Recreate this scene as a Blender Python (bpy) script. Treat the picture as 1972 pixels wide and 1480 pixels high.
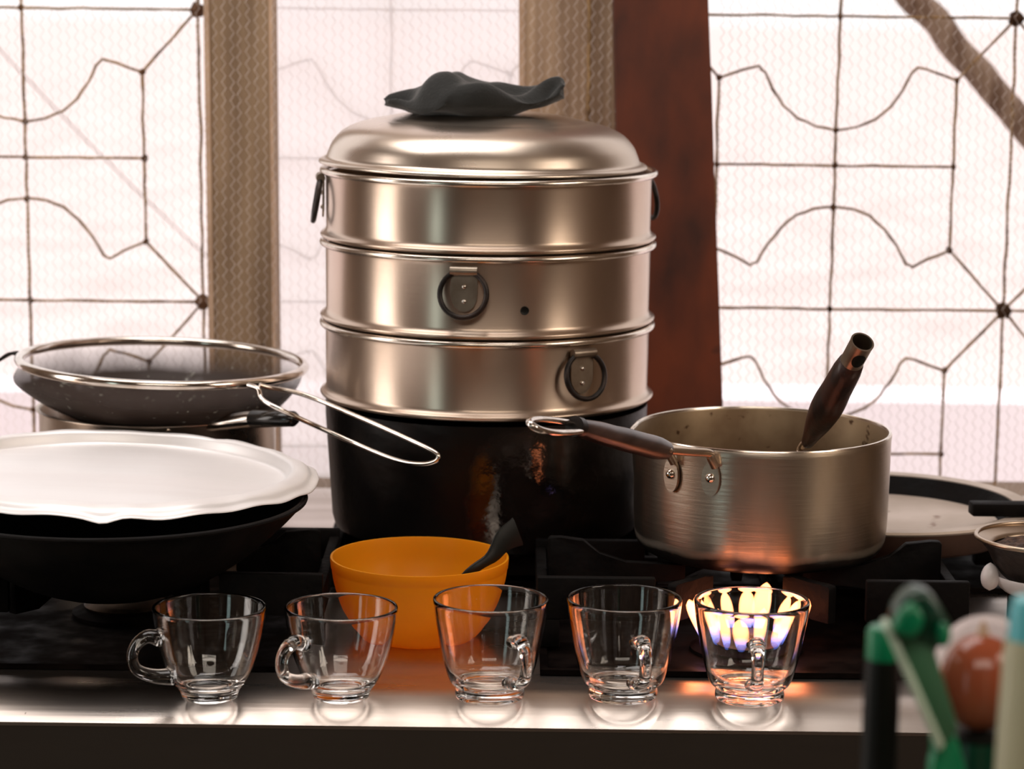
import bpy, bmesh, math, random
from mathutils import Vector, Matrix, noise

# ------------------------------------------------------------------ clearing
for o in list(bpy.data.objects):
    bpy.data.objects.remove(o)
S = bpy.context.scene
C = S.collection
PI = math.pi
T = 0.90                      # height of the stove top above the floor
F = 5000.0                    # focal length in pixels of the 1972 px wide frame

# ------------------------------------------------------------------ camera
CAM = Vector((0.0, -1.935, T + 0.56))
ROT = Matrix.Rotation(PI / 2 - 0.162, 3, 'X') @ Matrix.Rotation(0.012, 3, 'Z')
cd = bpy.data.cameras.new('camera')
cd.sensor_width = 36.0
cd.lens = F / 1972 * 36.0
cd.clip_start = 0.05
cd.dof.use_dof = True
cd.dof.focus_distance = 2.08
cd.dof.aperture_fstop = (F / 1972 * 0.036) / 0.0125
cam = bpy.data.objects.new('camera', cd)
cam.matrix_world = Matrix.Translation(CAM) @ ROT.to_4x4()
C.objects.link(cam)
S.camera = cam

# ------------------------------------------------------------------ sky and lights
W = bpy.data.worlds.new('sky')
S.world = W
W.use_nodes = True
bg = W.node_tree.nodes['Background']
bg.inputs[0].default_value = (1.0, 0.93, 0.92, 1)
bg.inputs[1].default_value = 1.2


def area(name, loc, aim, sx, sy, radiance, col):
    l = bpy.data.lights.new(name, 'AREA')
    l.shape = 'RECTANGLE'
    l.size, l.size_y = sx, sy
    l.energy = radiance * PI * sx * sy
    l.color = col
    o = bpy.data.objects.new(name, l)
    o.location = loc
    o.rotation_euler = (Vector(aim) - Vector(loc)).to_track_quat('-Z', 'Y').to_euler()
    C.objects.link(o)
    return o


# daylight from the left and right walls, then two added fill lamps overhead
area('left_window_daylight', (-1.88, -0.10, T + 0.45), (0, -0.10, T + 0.40), 0.55, 1.9, 3.6, (1.0, 0.92, 0.86))
area('rear_window_daylight', (-1.88, -2.15, T + 0.25), (0, -0.9, T + 0.15), 0.42, 1.7, 1.7, (0.74, 0.98, 0.96))
area('right_window_daylight', (1.88, -0.75, T + 1.15), (0.0, 0.2, T + 0.1), 1.1, 0.9, 6.0, (1.0, 0.86, 0.72))
area('front_fill_light', (0.1, -2.1, T + 1.72), (0, 0.2, T + 0.1), 1.8, 0.8, 4.6, (1.0, 0.88, 0.76))  # added fill above the camera, under a closed ceiling
area('overhead_fill_light', (-0.40, 0.32, T + 1.75), (-0.40, 0.30, T), 1.5, 0.9, 4.4, (1.0, 0.95, 0.92))  # added overhead fill that whitens the stove's front edge and the lids
sun = bpy.data.lights.new('sun', 'SUN')
sun.energy = 3.0
sun.angle = 0.02
so = bpy.data.objects.new('sun', sun)
so.rotation_euler = (math.radians(28), 0, math.radians(12))   # high behind the house: it lights the yard, not the room
C.objects.link(so)

S.view_settings.view_transform = 'Standard'
S.view_settings.look = 'None'
S.view_settings.exposure = 0.0
S.view_settings.gamma = 1.0
S.view_settings.use_curve_mapping = False
S.cycles.max_bounces = 20
S.cycles.transmission_bounces = 16
S.cycles.transparent_max_bounces = 24
S.cycles.glossy_bounces = 6
S.cycles.diffuse_bounces = 4
S.cycles.caustics_reflective = True
S.cycles.caustics_refractive = True
S.cycles.sample_clamp_indirect = 6.0


# ------------------------------------------------------------------ placing
def ray(px, py):
    return ROT @ Vector(((px - 986) / F, -(py - 740) / F, -1.0))


def P(px, py, Y):
    """the point seen at that place of the frame on the upright plane y = Y"""
    d = ray(px, py)
    return CAM + d * ((Y - CAM.y) / d.y)


def Pz(px, py, z):
    """the point seen at that place of the frame at height z above the stove top"""
    d = ray(px, py)
    return CAM + d * ((T + z - CAM.z) / d.z)


def DEP(p):
    return -(ROT.inverted() @ (Vector(p) - CAM)).z


# ------------------------------------------------------------------ materials
def new_mat(name):
    m = bpy.data.materials.new(name)
    m.use_nodes = True
    return m, m.node_tree.nodes, m.node_tree.links, m.node_tree.nodes['Principled BSDF']


def pmat(name, col, rough=0.5, metal=0.0, col2=None, scale=8.0, stretch=(1, 1, 1), lo=0.4, hi=0.65,
         bump=0.0, bscale=60.0, bstretch=(1, 1, 1), rough2=None, spots=None, **kw):
    m, N, L, b = new_mat(name)
    b.inputs['Base Color'].default_value = (*col, 1)
    b.inputs['Roughness'].default_value = rough
    b.inputs['Metallic'].default_value = metal
    for k, v in kw.items():
        b.inputs[k.replace('_', ' ')].default_value = v
    tc = N.new('ShaderNodeTexCoord')

    def noise_tex(sc, st, det=6.0):
        mp = N.new('ShaderNodeMapping')
        mp.inputs['Scale'].default_value = st
        L.new(tc.outputs['Object'], mp.inputs['Vector'])
        n = N.new('ShaderNodeTexNoise')
        n.inputs['Scale'].default_value = sc
        n.inputs['Detail'].default_value = det
        L.new(mp.outputs[0], n.inputs['Vector'])
        return n

    cur = None
    if col2 is not None:
        n = noise_tex(scale, stretch)
        r = N.new('ShaderNodeValToRGB')
        r.color_ramp.elements[0].position = lo
        r.color_ramp.elements[1].position = hi
        r.color_ramp.elements[0].color = (*col, 1)
        r.color_ramp.elements[1].color = (*col2, 1)
        L.new(n.outputs['Fac'], r.inputs[0])
        cur = r.outputs[0]
        if rough2 is not None:
            mr = N.new('ShaderNodeMapRange')
            mr.inputs['From Min'].default_value = lo
            mr.inputs['From Max'].default_value = hi
            mr.inputs['To Min'].default_value = rough
            mr.inputs['To Max'].default_value = rough2
            L.new(n.outputs['Fac'], mr.inputs[0])
            L.new(mr.outputs[0], b.inputs['Roughness'])
    if spots is not None:                       # (colour, scale, threshold)
        n = noise_tex(spots[1], (1, 1, 1), 3.0)
        r = N.new('ShaderNodeValToRGB')
        r.color_ramp.elements[0].position = spots[2]
        r.color_ramp.elements[1].position = spots[2] + 0.05
        L.new(n.outputs['Fac'], r.inputs[0])
        mx = N.new('ShaderNodeMixRGB')
        L.new(r.outputs[0], mx.inputs[0])
        if cur is not None:
            L.new(cur, mx.inputs[1])
        else:
            mx.inputs[1].default_value = (*col, 1)
        mx.inputs[2].default_value = (*spots[0], 1)
        cur = mx.outputs[0]
    if cur is not None:
        L.new(cur, b.inputs['Base Color'])
    if bump:
        n = noise_tex(bscale, bstretch)
        bp = N.new('ShaderNodeBump')
        bp.inputs['Strength'].default_value = bump
        bp.inputs['Distance'].default_value = 0.002
        L.new(n.outputs['Fac'], bp.inputs['Height'])
        L.new(bp.outputs[0], b.inputs['Normal'])
    return m


M = {}
M['alu'] = pmat('spun_aluminium', (0.66, 0.53, 0.43), 0.30, 1.0, col2=(0.50, 0.38, 0.29), scale=7, lo=0.42, hi=0.72,
                rough2=0.36, bump=0.035, bscale=16, bstretch=(1, 1, 26), spots=((0.16, 0.10, 0.07), 34, 0.70))
def soot_below(mname, z0, z1, amp, scale):
    """burnt-on soot on the lowest few millimetres, with a ragged edge"""
    nt = M[mname].node_tree
    b = nt.nodes['Principled BSDF']
    src = b.inputs['Base Color'].links[0].from_socket
    tc = nt.nodes.new('ShaderNodeTexCoord'); sx = nt.nodes.new('ShaderNodeSeparateXYZ')
    nt.links.new(tc.outputs['Object'], sx.inputs[0])
    n = nt.nodes.new('ShaderNodeTexNoise'); n.inputs['Scale'].default_value = scale; n.inputs['Detail'].default_value = 6
    nt.links.new(tc.outputs['Object'], n.inputs['Vector'])
    ma = nt.nodes.new('ShaderNodeMath'); ma.operation = 'MULTIPLY_ADD'; ma.inputs[1].default_value = amp
    nt.links.new(n.outputs['Fac'], ma.inputs[0]); nt.links.new(sx.outputs['Z'], ma.inputs[2])
    mr = nt.nodes.new('ShaderNodeMapRange'); mr.inputs['From Min'].default_value = z0; mr.inputs['From Max'].default_value = z1
    nt.links.new(ma.outputs[0], mr.inputs[0])
    mx = nt.nodes.new('ShaderNodeMixRGB'); mx.inputs[1].default_value = (0.008, 0.006, 0.005, 1)
    nt.links.new(mr.outputs[0], mx.inputs[0]); nt.links.new(src, mx.inputs[2]); nt.links.new(mx.outputs[0], b.inputs['Base Color'])
    old = b.inputs['Metallic'].default_value
    mm = nt.nodes.new('ShaderNodeMath'); mm.operation = 'MULTIPLY'; mm.inputs[1].default_value = old
    nt.links.new(mr.outputs[0], mm.inputs[0]); nt.links.new(mm.outputs[0], b.inputs['Metallic'])


for nm_ in ('alu',):
    nt_ = M[nm_].node_tree
    tg_ = nt_.nodes.new('ShaderNodeTangent')
    tg_.direction_type = 'RADIAL'; tg_.axis = 'Z'
    nt_.links.new(tg_.outputs[0], nt_.nodes['Principled BSDF'].inputs['Tangent'])
    nt_.nodes['Principled BSDF'].inputs['Anisotropic'].default_value = 0.75
    nt_.nodes['Principled BSDF'].inputs['Anisotropic Rotation'].default_value = 0.25
M['alu_rim'] = pmat('polished_rolled_rim', (0.80, 0.72, 0.63), 0.20, 1.0, col2=(0.5, 0.4, 0.32), scale=30, lo=0.5, hi=0.75)
M['alu_lid'] = pmat('smooth_lid_aluminium', (0.72, 0.62, 0.53), 0.27, 1.0, col2=(0.60, 0.50, 0.41), scale=10, rough2=0.36)
M['pan'] = pmat('brushed_pan_aluminium', (0.58, 0.50, 0.42), 0.31, 1.0, col2=(0.42, 0.33, 0.24), scale=9, stretch=(1, 1, 0.5),
                rough2=0.42, bump=0.14, bscale=22, bstretch=(1, 1, 18))
M['pan_in'] = pmat('stained_pan_inside', (0.34, 0.25, 0.155), 0.46, 0.8, col2=(0.20, 0.13, 0.075), scale=14, rough2=0.6,
                   spots=((0.07, 0.035, 0.015), 75, 0.66))
M['lid'] = pmat('bright_thin_aluminium', (0.96, 0.94, 0.94), 0.42, 0.45, col2=(0.90, 0.87, 0.87), scale=5, stretch=(0.4, 3, 1),
                rough2=0.50, bump=0.10, bscale=7)
M['steel'] = pmat('brushed_stainless', (0.62, 0.55, 0.50), 0.27, 1.0, col2=(0.46, 0.39, 0.34), scale=6, stretch=(0.5, 3, 3),
                  rough2=0.36, bump=0.05, bscale=30, bstretch=(0.2, 10, 10), spots=((0.10, 0.06, 0.04), 120, 0.76))
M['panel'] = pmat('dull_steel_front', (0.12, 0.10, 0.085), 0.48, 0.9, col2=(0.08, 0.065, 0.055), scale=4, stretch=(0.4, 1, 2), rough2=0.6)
M['chrome'] = pmat('chrome_wire', (0.78, 0.72, 0.66), 0.14, 1.0, col2=(0.55, 0.46, 0.38), scale=40)
M['iron'] = pmat('black_cast_iron', (0.0025, 0.002, 0.002), 0.6, 0.0, col2=(0.006, 0.0045, 0.004), scale=40, rough2=0.75,
                 bump=0.5, bscale=120, spots=((0.04, 0.03, 0.022), 190, 0.75), Specular_IOR_Level=0.10)
M['enamel'] = pmat('black_enamel', (0.003, 0.002, 0.002), 0.40, 0.0, col2=(0.009, 0.006, 0.005), scale=30, rough2=0.8, Specular_IOR_Level=0.02,
                   spots=((0.06, 0.04, 0.03), 260, 0.76))
M['wok'] = pmat('black_wok_iron', (0.005, 0.005, 0.005), 0.42, 0.0, col2=(0.012, 0.010, 0.009), scale=14, rough2=0.6, bump=0.25, bscale=60, Specular_IOR_Level=0.06)
M['boiler'] = pmat('soot_black_boiler', (0.005, 0.004, 0.004), 0.13, 0.0, col2=(0.020, 0.013, 0.010), scale=9, lo=0.50, hi=0.70,
                   rough2=0.42, bump=0.50, bscale=40, bstretch=(1, 1, 1.2), Specular_IOR_Level=0.95)
M['blackmetal'] = pmat('blackened_ring_iron', (0.015, 0.012, 0.011), 0.38, 0.6, col2=(0.05, 0.035, 0.03), scale=60)
M['bracket'] = pmat('dull_bracket_metal', (0.44, 0.37, 0.30), 0.38, 1.0, col2=(0.28, 0.22, 0.17), scale=40)
M['dark_plastic'] = pmat('black_bakelite', (0.010, 0.010, 0.010), 0.14, 0.0, col2=(0.03, 0.025, 0.02), scale=40)
M['brown_sleeve'] = pmat('brown_black_grip', (0.035, 0.018, 0.014), 0.30, 0.0, col2=(0.09, 0.05, 0.042), scale=20, stretch=(1, 1, 4))
M['wood_dark'] = pmat('dark_wood_grip', (0.055, 0.016, 0.009), 0.36, 0.0, col2=(0.018, 0.008, 0.006), scale=30, stretch=(3, 3, 0.4), bump=0.2,
                      bscale=60, bstretch=(4, 4, 0.5))
M['orange'] = pmat('orange_plastic', (1.0, 0.49, 0.016), 0.36, 0.0, col2=(1.0, 0.44, 0.012), scale=5, Specular_IOR_Level=0.35)
M['post'] = pmat('weathered_timber', (0.52, 0.36, 0.24), 0.8, 0.0, col2=(0.30, 0.195, 0.125), scale=7, stretch=(5, 5, 0.35), bump=0.5,
                 bscale=30, bstretch=(6, 6, 0.4), spots=((0.09, 0.05, 0.03), 26, 0.70))
M['post_brown'] = pmat('brown_weathered_timber', (0.36, 0.245, 0.150), 0.8, 0.0, col2=(0.21, 0.135, 0.080), scale=7, stretch=(5, 5, 0.35), bump=0.5,
                 bscale=30, bstretch=(6, 6, 0.4), spots=((0.06, 0.032, 0.018), 26, 0.68))
M['post_edge'] = pmat('pale_lit_edge', (0.66, 0.46, 0.32), 0.75, 0.0, col2=(0.50, 0.33, 0.22), scale=20, stretch=(3, 3, 0.5))  # light along the post edges painted as a paler wood tone
M['pillar'] = pmat('red_brown_paint', (0.19, 0.040, 0.014), 0.5, 0.0, col2=(0.055, 0.014, 0.007), scale=9, stretch=(1.3, 1.3, 0.6), lo=0.42,
                   hi=0.66, rough2=0.6, bump=0.35, bscale=18, bstretch=(3, 3, 0.5), spots=((0.022, 0.008, 0.006), 16, 0.68))
M['rod'] = pmat('rusty_grille_iron', (0.42, 0.26, 0.12), 0.75, 0.0, col2=(0.17, 0.095, 0.045), scale=60, bump=1.0, bscale=220)
M['knot'] = pmat('rust_weld', (0.08, 0.035, 0.018), 0.8, 0.1, col2=(0.15, 0.07, 0.03), scale=90, bump=0.8, bscale=200)
M['mesh'] = pmat('fine_wire', (0.80, 0.70, 0.66), 0.55, 0.1, col2=(0.62, 0.52, 0.48), scale=50)
M['bamboo'] = pmat('weathered_pole', (0.42, 0.31, 0.24), 0.8, 0.0, col2=(0.22, 0.14, 0.10), scale=12, stretch=(5, 1, 1), bump=0.3, bscale=40)
M['cable'] = pmat('pale_cable', (0.55, 0.48, 0.48), 0.7)
M['room'] = pmat('dim_brown_wall', (0.27, 0.19, 0.135), 0.85, 0.0, col2=(0.19, 0.13, 0.09), scale=2)
M['ceil'] = pmat('brown_ceiling_boards', (0.32, 0.23, 0.16), 0.85, 0.0, col2=(0.24, 0.17, 0.11), scale=3)
M['floor'] = pmat('cement_floor', (0.13, 0.10, 0.08), 0.7, 0.0, col2=(0.09, 0.07, 0.055), scale=4)
M['ground'] = pmat('pale_ground', (0.60, 0.52, 0.50), 0.9, 0.0, col2=(0.5, 0.43, 0.41), scale=2)
M['outwall'] = pmat('pale_yard_wall', (0.95, 0.86, 0.89), 0.9, 0.0, col2=(0.9, 0.80, 0.83), scale=2)
M['cloth'] = pmat('charcoal_cloth', (0.016, 0.017, 0.016), 0.9, 0.0, col2=(0.026, 0.026, 0.025), scale=30, bump=0.35, bscale=400,
                  Sheen_Weight=0.3, Sheen_Roughness=0.4)
M['griddle'] = pmat('stained_pale_griddle', (0.62, 0.52, 0.45), 0.55, 0.35, col2=(0.48, 0.39, 0.32), scale=12, spots=((0.3, 0.2, 0.15), 30, 0.68))
M['griddle_side'] = pmat('dark_brown_side', (0.05, 0.022, 0.014), 0.6, 0.2, col2=(0.09, 0.045, 0.03), scale=20)  # outer side, darker brown than the rim and floor
M['sieve_rim'] = pmat('tan_metal_rim', (0.62, 0.49, 0.37), 0.33, 1.0, col2=(0.45, 0.34, 0.25), scale=20)
M['sieve_bowl'] = pmat('coffee_stained_cup', (0.045, 0.030, 0.024), 0.55, 0.3, col2=(0.02, 0.013, 0.010), scale=90, bump=0.6, bscale=150)
M['coffee'] = pmat('coffee_grounds', (0.035, 0.016, 0.010), 0.8, 0.0, col2=(0.13, 0.07, 0.045), scale=160, bump=1.0, bscale=260)
M['white'] = pmat('white_porcelain', (0.85, 0.80, 0.80), 0.25, 0.0, col2=(0.80, 0.74, 0.73), scale=9)
M['white_shell'] = pmat('thin_white_plastic', (0.9, 0.86, 0.85), 0.3, 0.0, col2=(0.85, 0.80, 0.79), scale=9)
nt_ = M['white_shell'].node_tree
tr_ = nt_.nodes.new('ShaderNodeBsdfTranslucent'); tr_.inputs[0].default_value = (0.97, 0.92, 0.91, 1)
mx_ = nt_.nodes.new('ShaderNodeMixShader'); mx_.inputs[0].default_value = 0.75
nt_.links.new(nt_.nodes['Principled BSDF'].outputs[0], mx_.inputs[1]); nt_.links.new(tr_.outputs[0], mx_.inputs[2])
nt_.links.new(mx_.outputs[0], nt_.nodes['Material Output'].inputs[0])
M['copper'] = pmat('amber_copper', (0.75, 0.26, 0.07), 0.22, 1.0, col2=(0.5, 0.15, 0.04), scale=12, stretch=(3, 3, 0.5))
M['green'] = pmat('green_plastic', (0.0, 0.26, 0.105), 0.30, 0.0, col2=(0.0, 0.17, 0.07), scale=20)
M['green_dark'] = pmat('dark_green_plastic', (0.002, 0.055, 0.028), 0.30, 0.0, col2=(0.001, 0.03, 0.015), scale=20)
M['green_face'] = pmat('dull_green_plastic', (0.055, 0.16, 0.085), 0.40, 0.0, col2=(0.04, 0.13, 0.065), scale=20)
M['green_pale'] = pmat('lit_green_edge', (0.52, 0.64, 0.50), 0.5)
M['black'] = pmat('black_plastic', (0.005, 0.006, 0.005), 0.42, 0.0, col2=(0.007, 0.007, 0.006), scale=20, Specular_IOR_Level=0.25)
M['onion'] = pmat('glossy_red_brown', (0.36, 0.085, 0.038), 0.14, 0.0, col2=(0.26, 0.085, 0.040), scale=26, lo=0.4, hi=0.7)
M['pale_bottle'] = pmat('pale_olive_bottle', (0.58, 0.56, 0.38), 0.35, 0.0, col2=(0.52, 0.50, 0.33), scale=10, Transmission_Weight=0.0)
M['cyan'] = pmat('cyan_cap', (0.10, 0.52, 0.60), 0.3, 0.0, col2=(0.16, 0.60, 0.66), scale=10)
M['table'] = pmat('brown_table_wood', (0.13, 0.075, 0.045), 0.5, 0.0, col2=(0.09, 0.05, 0.03), scale=6, stretch=(0.4, 5, 1))
M['brass'] = pmat('burner_brass', (0.12, 0.08, 0.05), 0.5, 1.0, col2=(0.05, 0.03, 0.02), scale=50)

soot_below('pan', 0.018, 0.027, 0.014, 18)
nt_ = M['pan'].node_tree
tg_ = nt_.nodes.new('ShaderNodeTangent')
tg_.direction_type = 'RADIAL'; tg_.axis = 'Z'
nt_.links.new(tg_.outputs[0], nt_.nodes['Principled BSDF'].inputs['Tangent'])
nt_.nodes['Principled BSDF'].inputs['Anisotropic'].default_value = 0.6
nt_.nodes['Principled BSDF'].inputs['Anisotropic Rotation'].default_value = 0.25

# boiler: dull soot with a glossy patch added at its right front to mirror the flame
nt_ = M['boiler'].node_tree
tc_ = nt_.nodes.new('ShaderNodeTexCoord')
nz_ = nt_.nodes.new('ShaderNodeTexNoise'); nz_.inputs['Scale'].default_value = 26; nz_.inputs['Detail'].default_value = 5
nt_.links.new(tc_.outputs['Object'], nz_.inputs['Vector'])
sc_n = nt_.nodes.new('ShaderNodeVectorMath'); sc_n.operation = 'SCALE'; sc_n.inputs['Scale'].default_value = 0.05
nt_.links.new(nz_.outputs['Color'], sc_n.inputs[0])
ad_n = nt_.nodes.new('ShaderNodeVectorMath'); ad_n.operation = 'ADD'
nt_.links.new(tc_.outputs['Object'], ad_n.inputs[0]); nt_.links.new(sc_n.outputs[0], ad_n.inputs[1])
ds_n = nt_.nodes.new('ShaderNodeVectorMath'); ds_n.operation = 'DISTANCE'
ds_n.inputs[1].default_value = (0.046 + 0.025, -0.143 + 0.025, 0.055 + 0.025)
nt_.links.new(ad_n.outputs[0], ds_n.inputs[0])
mr_ = nt_.nodes.new('ShaderNodeMapRange')
mr_.inputs['From Min'].default_value = 0.050; mr_.inputs['From Max'].default_value = 0.066
mr_.inputs['To Min'].default_value = 0.06; mr_.inputs['To Max'].default_value = 0.36
nt_.links.new(ds_n.outputs['Value'], mr_.inputs[0])
nt_.links.new(mr_.outputs[0], nt_.nodes['Principled BSDF'].inputs['Roughness'])

ms_ = nt_.nodes.new('ShaderNodeMapRange')
ms_.inputs['From Min'].default_value = 0.050; ms_.inputs['From Max'].default_value = 0.066
ms_.inputs['To Min'].default_value = 1.0; ms_.inputs['To Max'].default_value = 0.22
nt_.links.new(ds_n.outputs['Value'], ms_.inputs[0])
nt_.links.new(ms_.outputs[0], nt_.nodes['Principled BSDF'].inputs['Specular IOR Level'])

# translucent plastic for the bowl: mix in a translucent part
nt = M['orange'].node_tree
b = nt.nodes['Principled BSDF']
tr = nt.nodes.new('ShaderNodeBsdfTranslucent')
tr.inputs[0].default_value = (1.0, 0.44, 0.008, 1)
mx = nt.nodes.new('ShaderNodeMixShader')
mx.inputs[0].default_value = 0.44
nt.links.new(b.outputs[0], mx.inputs[1])
nt.links.new(tr.outputs[0], mx.inputs[2])
nt.links.new(mx.outputs[0], nt.nodes['Material Output'].inputs[0])

# glass
m, N, L, b = new_mat('clear_glass')
b.inputs['Base Color'].default_value = (1, 0.995, 0.985, 1)
b.inputs['Roughness'].default_value = 0.0
b.inputs['IOR'].default_value = 1.50
b.inputs['Transmission Weight'].default_value = 1.0
tc = N.new('ShaderNodeTexCoord')
mp = N.new('ShaderNodeMapping')
mp.inputs['Scale'].default_value = (1, 1, 0.35)
n = N.new('ShaderNodeTexNoise')
n.inputs['Scale'].default_value = 55
n.inputs['Detail'].default_value = 1.0
bp = N.new('ShaderNodeBump')
bp.inputs['Strength'].default_value = 0.10
bp.inputs['Distance'].default_value = 0.0015
L.new(tc.outputs['Object'], mp.inputs[0]); L.new(mp.outputs[0], n.inputs['Vector'])
L.new(n.outputs['Fac'], bp.inputs['Height']); L.new(bp.outputs[0], b.inputs['Normal'])
M['glass'] = m

# milky plastic film
m, N, L, b = new_mat('milky_film')
t1 = N.new('ShaderNodeBsdfTransparent')
t1.inputs[0].default_value = (1, 0.985, 0.985, 1)
t2 = N.new('ShaderNodeBsdfTranslucent')
t2.inputs[0].default_value = (1.0, 0.965, 0.96, 1)
mx = N.new('ShaderNodeMixShader')
mx.inputs[0].default_value = 0.78
L.new(t1.outputs[0], mx.inputs[1]); L.new(t2.outputs[0], mx.inputs[2])
L.new(mx.outputs[0], N['Material Output'].inputs[0])
M['film'] = m

# fine strainer gauze, clogged towards its bottom
m, N, L, b = new_mat('strainer_gauze')
b.inputs['Base Color'].default_value = (0.10, 0.075, 0.06, 1)
b.inputs['Roughness'].default_value = 0.5
b.inputs['Metallic'].default_value = 0.0
b.inputs['Specular IOR Level'].default_value = 0.2
t1 = N.new('ShaderNodeBsdfTransparent')
tc = N.new('ShaderNodeTexCoord')
sx = N.new('ShaderNodeSeparateXYZ')
L.new(tc.outputs['Object'], sx.inputs[0])
mr = N.new('ShaderNodeMapRange')
mr.inputs['From Min'].default_value = -0.006
mr.inputs['From Max'].default_value = -0.030
mr.inputs['To Min'].default_value = 0.20
mr.inputs['To Max'].default_value = 1.0
L.new(sx.outputs['Z'], mr.inputs[0])
n = N.new('ShaderNodeTexNoise'); n.inputs['Scale'].default_value = 22; n.inputs['Detail'].default_value = 5
L.new(tc.outputs['Object'], n.inputs['Vector'])
ad = N.new('ShaderNodeMath'); ad.operation = 'MULTIPLY_ADD'; ad.use_clamp = True
ad.inputs[1].default_value = 0.5
L.new(n.outputs['Fac'], ad.inputs[0])
sb = N.new('ShaderNodeMath'); sb.operation = 'SUBTRACT'; sb.inputs[1].default_value = 0.22
L.new(mr.outputs[0], sb.inputs[0]); L.new(sb.outputs[0], ad.inputs[2])
mx = N.new('ShaderNodeMixShader')
L.new(ad.outputs[0], mx.inputs[0]); L.new(t1.outputs[0], mx.inputs[1]); L.new(b.outputs[0], mx.inputs[2])
L.new(mx.outputs[0], N['Material Output'].inputs[0])
n2 = N.new('ShaderNodeTexNoise'); n2.inputs['Scale'].default_value = 130; n2.inputs['Detail'].default_value = 3
L.new(tc.outputs['Object'], n2.inputs['Vector'])
rp = N.new('ShaderNodeValToRGB')
rp.color_ramp.elements[0].position = 0.66; rp.color_ramp.elements[0].color = (0.045, 0.030, 0.024, 1)
rp.color_ramp.elements[1].position = 0.75; rp.color_ramp.elements[1].color = (0.4, 0.4, 0.34, 1)
L.new(n2.outputs['Fac'], rp.inputs[0]); L.new(rp.outputs[0], b.inputs['Base Color'])
M['gauze'] = m

# gas flame: blue at its root, orange above
m, N, L, b = new_mat('gas_flame')
em = N.new('ShaderNodeEmission')
tc = N.new('ShaderNodeTexCoord'); sx = N.new('ShaderNodeSeparateXYZ')
L.new(tc.outputs['Object'], sx.inputs[0])
rp = N.new('ShaderNodeValToRGB')
rp.color_ramp.elements[0].position = 0.0; rp.color_ramp.elements[0].color = (0.10, 0.22, 1.0, 1)
rp.color_ramp.elements[1].position = 1.0; rp.color_ramp.elements[1].color = (1.0, 0.25, 0.085, 1)
e = rp.color_ramp.elements.new(0.30); e.color = (0.35, 0.30, 0.75, 1)
e = rp.color_ramp.elements.new(0.45); e.color = (1.0, 0.32, 0.14, 1)
mr = N.new('ShaderNodeMapRange'); mr.inputs['From Min'].default_value = 0.0; mr.inputs['From Max'].default_value = 0.036
L.new(sx.outputs['Z'], mr.inputs[0]); L.new(mr.outputs[0], rp.inputs[0]); L.new(rp.outputs[0], em.inputs[0])
mr2 = N.new('ShaderNodeMapRange'); mr2.inputs['From Min'].default_value = 0.0; mr2.inputs['From Max'].default_value = 0.04
mr2.inputs['To Min'].default_value = 0.6; mr2.inputs['To Max'].default_value = 14.0
L.new(sx.outputs['Z'], mr2.inputs[0]); L.new(mr2.outputs[0], em.inputs[1])
t1 = N.new('ShaderNodeBsdfTransparent')
lw = N.new('ShaderNodeLayerWeight'); lw.inputs['Blend'].default_value = 0.35
iv = N.new('ShaderNodeMapRange')
iv.inputs['From Min'].default_value = 0.15; iv.inputs['From Max'].default_value = 0.85
iv.inputs['To Min'].default_value = 0.36; iv.inputs['To Max'].default_value = 0.0
L.new(lw.outputs['Facing'], iv.inputs[0])
mx = N.new('ShaderNodeMixShader')
L.new(iv.outputs[0], mx.inputs[0])
L.new(t1.outputs[0], mx.inputs[1]); L.new(em.outputs[0], mx.inputs[2])
L.new(mx.outputs[0], N['Material Output'].inputs[0])
M['flame'] = m


# ------------------------------------------------------------------ mesh helpers
def obj(name, bm, mat, parent=None, smooth=True, loc=None, sharp=0.7):
    me = bpy.data.meshes.new(name)
    bmesh.ops.recalc_face_normals(bm, faces=bm.faces)
    bm.to_mesh(me)
    bm.free()
    mats = mat if isinstance(mat, (list, tuple)) else [mat]
    for q in mats:
        me.materials.append(M[q])
    if smooth:
        me.shade_smooth()
        try:
            me.set_sharp_from_angle(angle=sharp)
        except Exception:
            pass
    o = bpy.data.objects.new(name, me)
    C.objects.link(o)
    if parent is not None:
        o.parent = parent
    if loc is not None:
        o.location = loc
    return o


def thing(name, label, cat, loc=(0, 0, 0), rot=(0, 0, 0), group=None):
    o = bpy.data.objects.new(name, None)
    o.empty_display_size = 0.02
    C.objects.link(o)
    o.location = loc
    o.rotation_euler = rot
    o['label'] = label
    o['category'] = cat
    if group:
        o['group'] = group
    return o


def tag(o, label, cat, group=None):
    o['label'] = label
    o['category'] = cat
    if group:
        o['group'] = group
    return o


def struct(o):
    o['kind'] = 'structure'
    return o


def lathe(prof, seg=96, bm=None, mat_from=None, closed=False):
    """prof: list of (r, z); r = 0 closes the axis"""
    bm = bm or bmesh.new()
    rings = []
    for r, z in prof:
        if r <= 1e-6:
            rings.append([bm.verts.new((0, 0, z))])
        else:
            rings.append([bm.verts.new((r * math.cos(2 * PI * k / seg), r * math.sin(2 * PI * k / seg), z)) for k in range(seg)])
    pairs = list(zip(rings, rings[1:]))
    if closed:
        pairs.append((rings[-1], rings[0]))
    for i, (a, b_) in enumerate(pairs):
        for k in range(seg):
            k2 = (k + 1) % seg
            if len(a) == 1 and len(b_) == 1:
                continue
            if len(a) == 1:
                f = bm.faces.new((a[0], b_[k2], b_[k]))
            elif len(b_) == 1:
                f = bm.faces.new((a[k], a[k2], b_[0]))
            else:
                f = bm.faces.new((a[k], a[k2], b_[k2], b_[k]))
            if mat_from is not None and i >= mat_from:
                f.material_index = 1
    return bm


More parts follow.
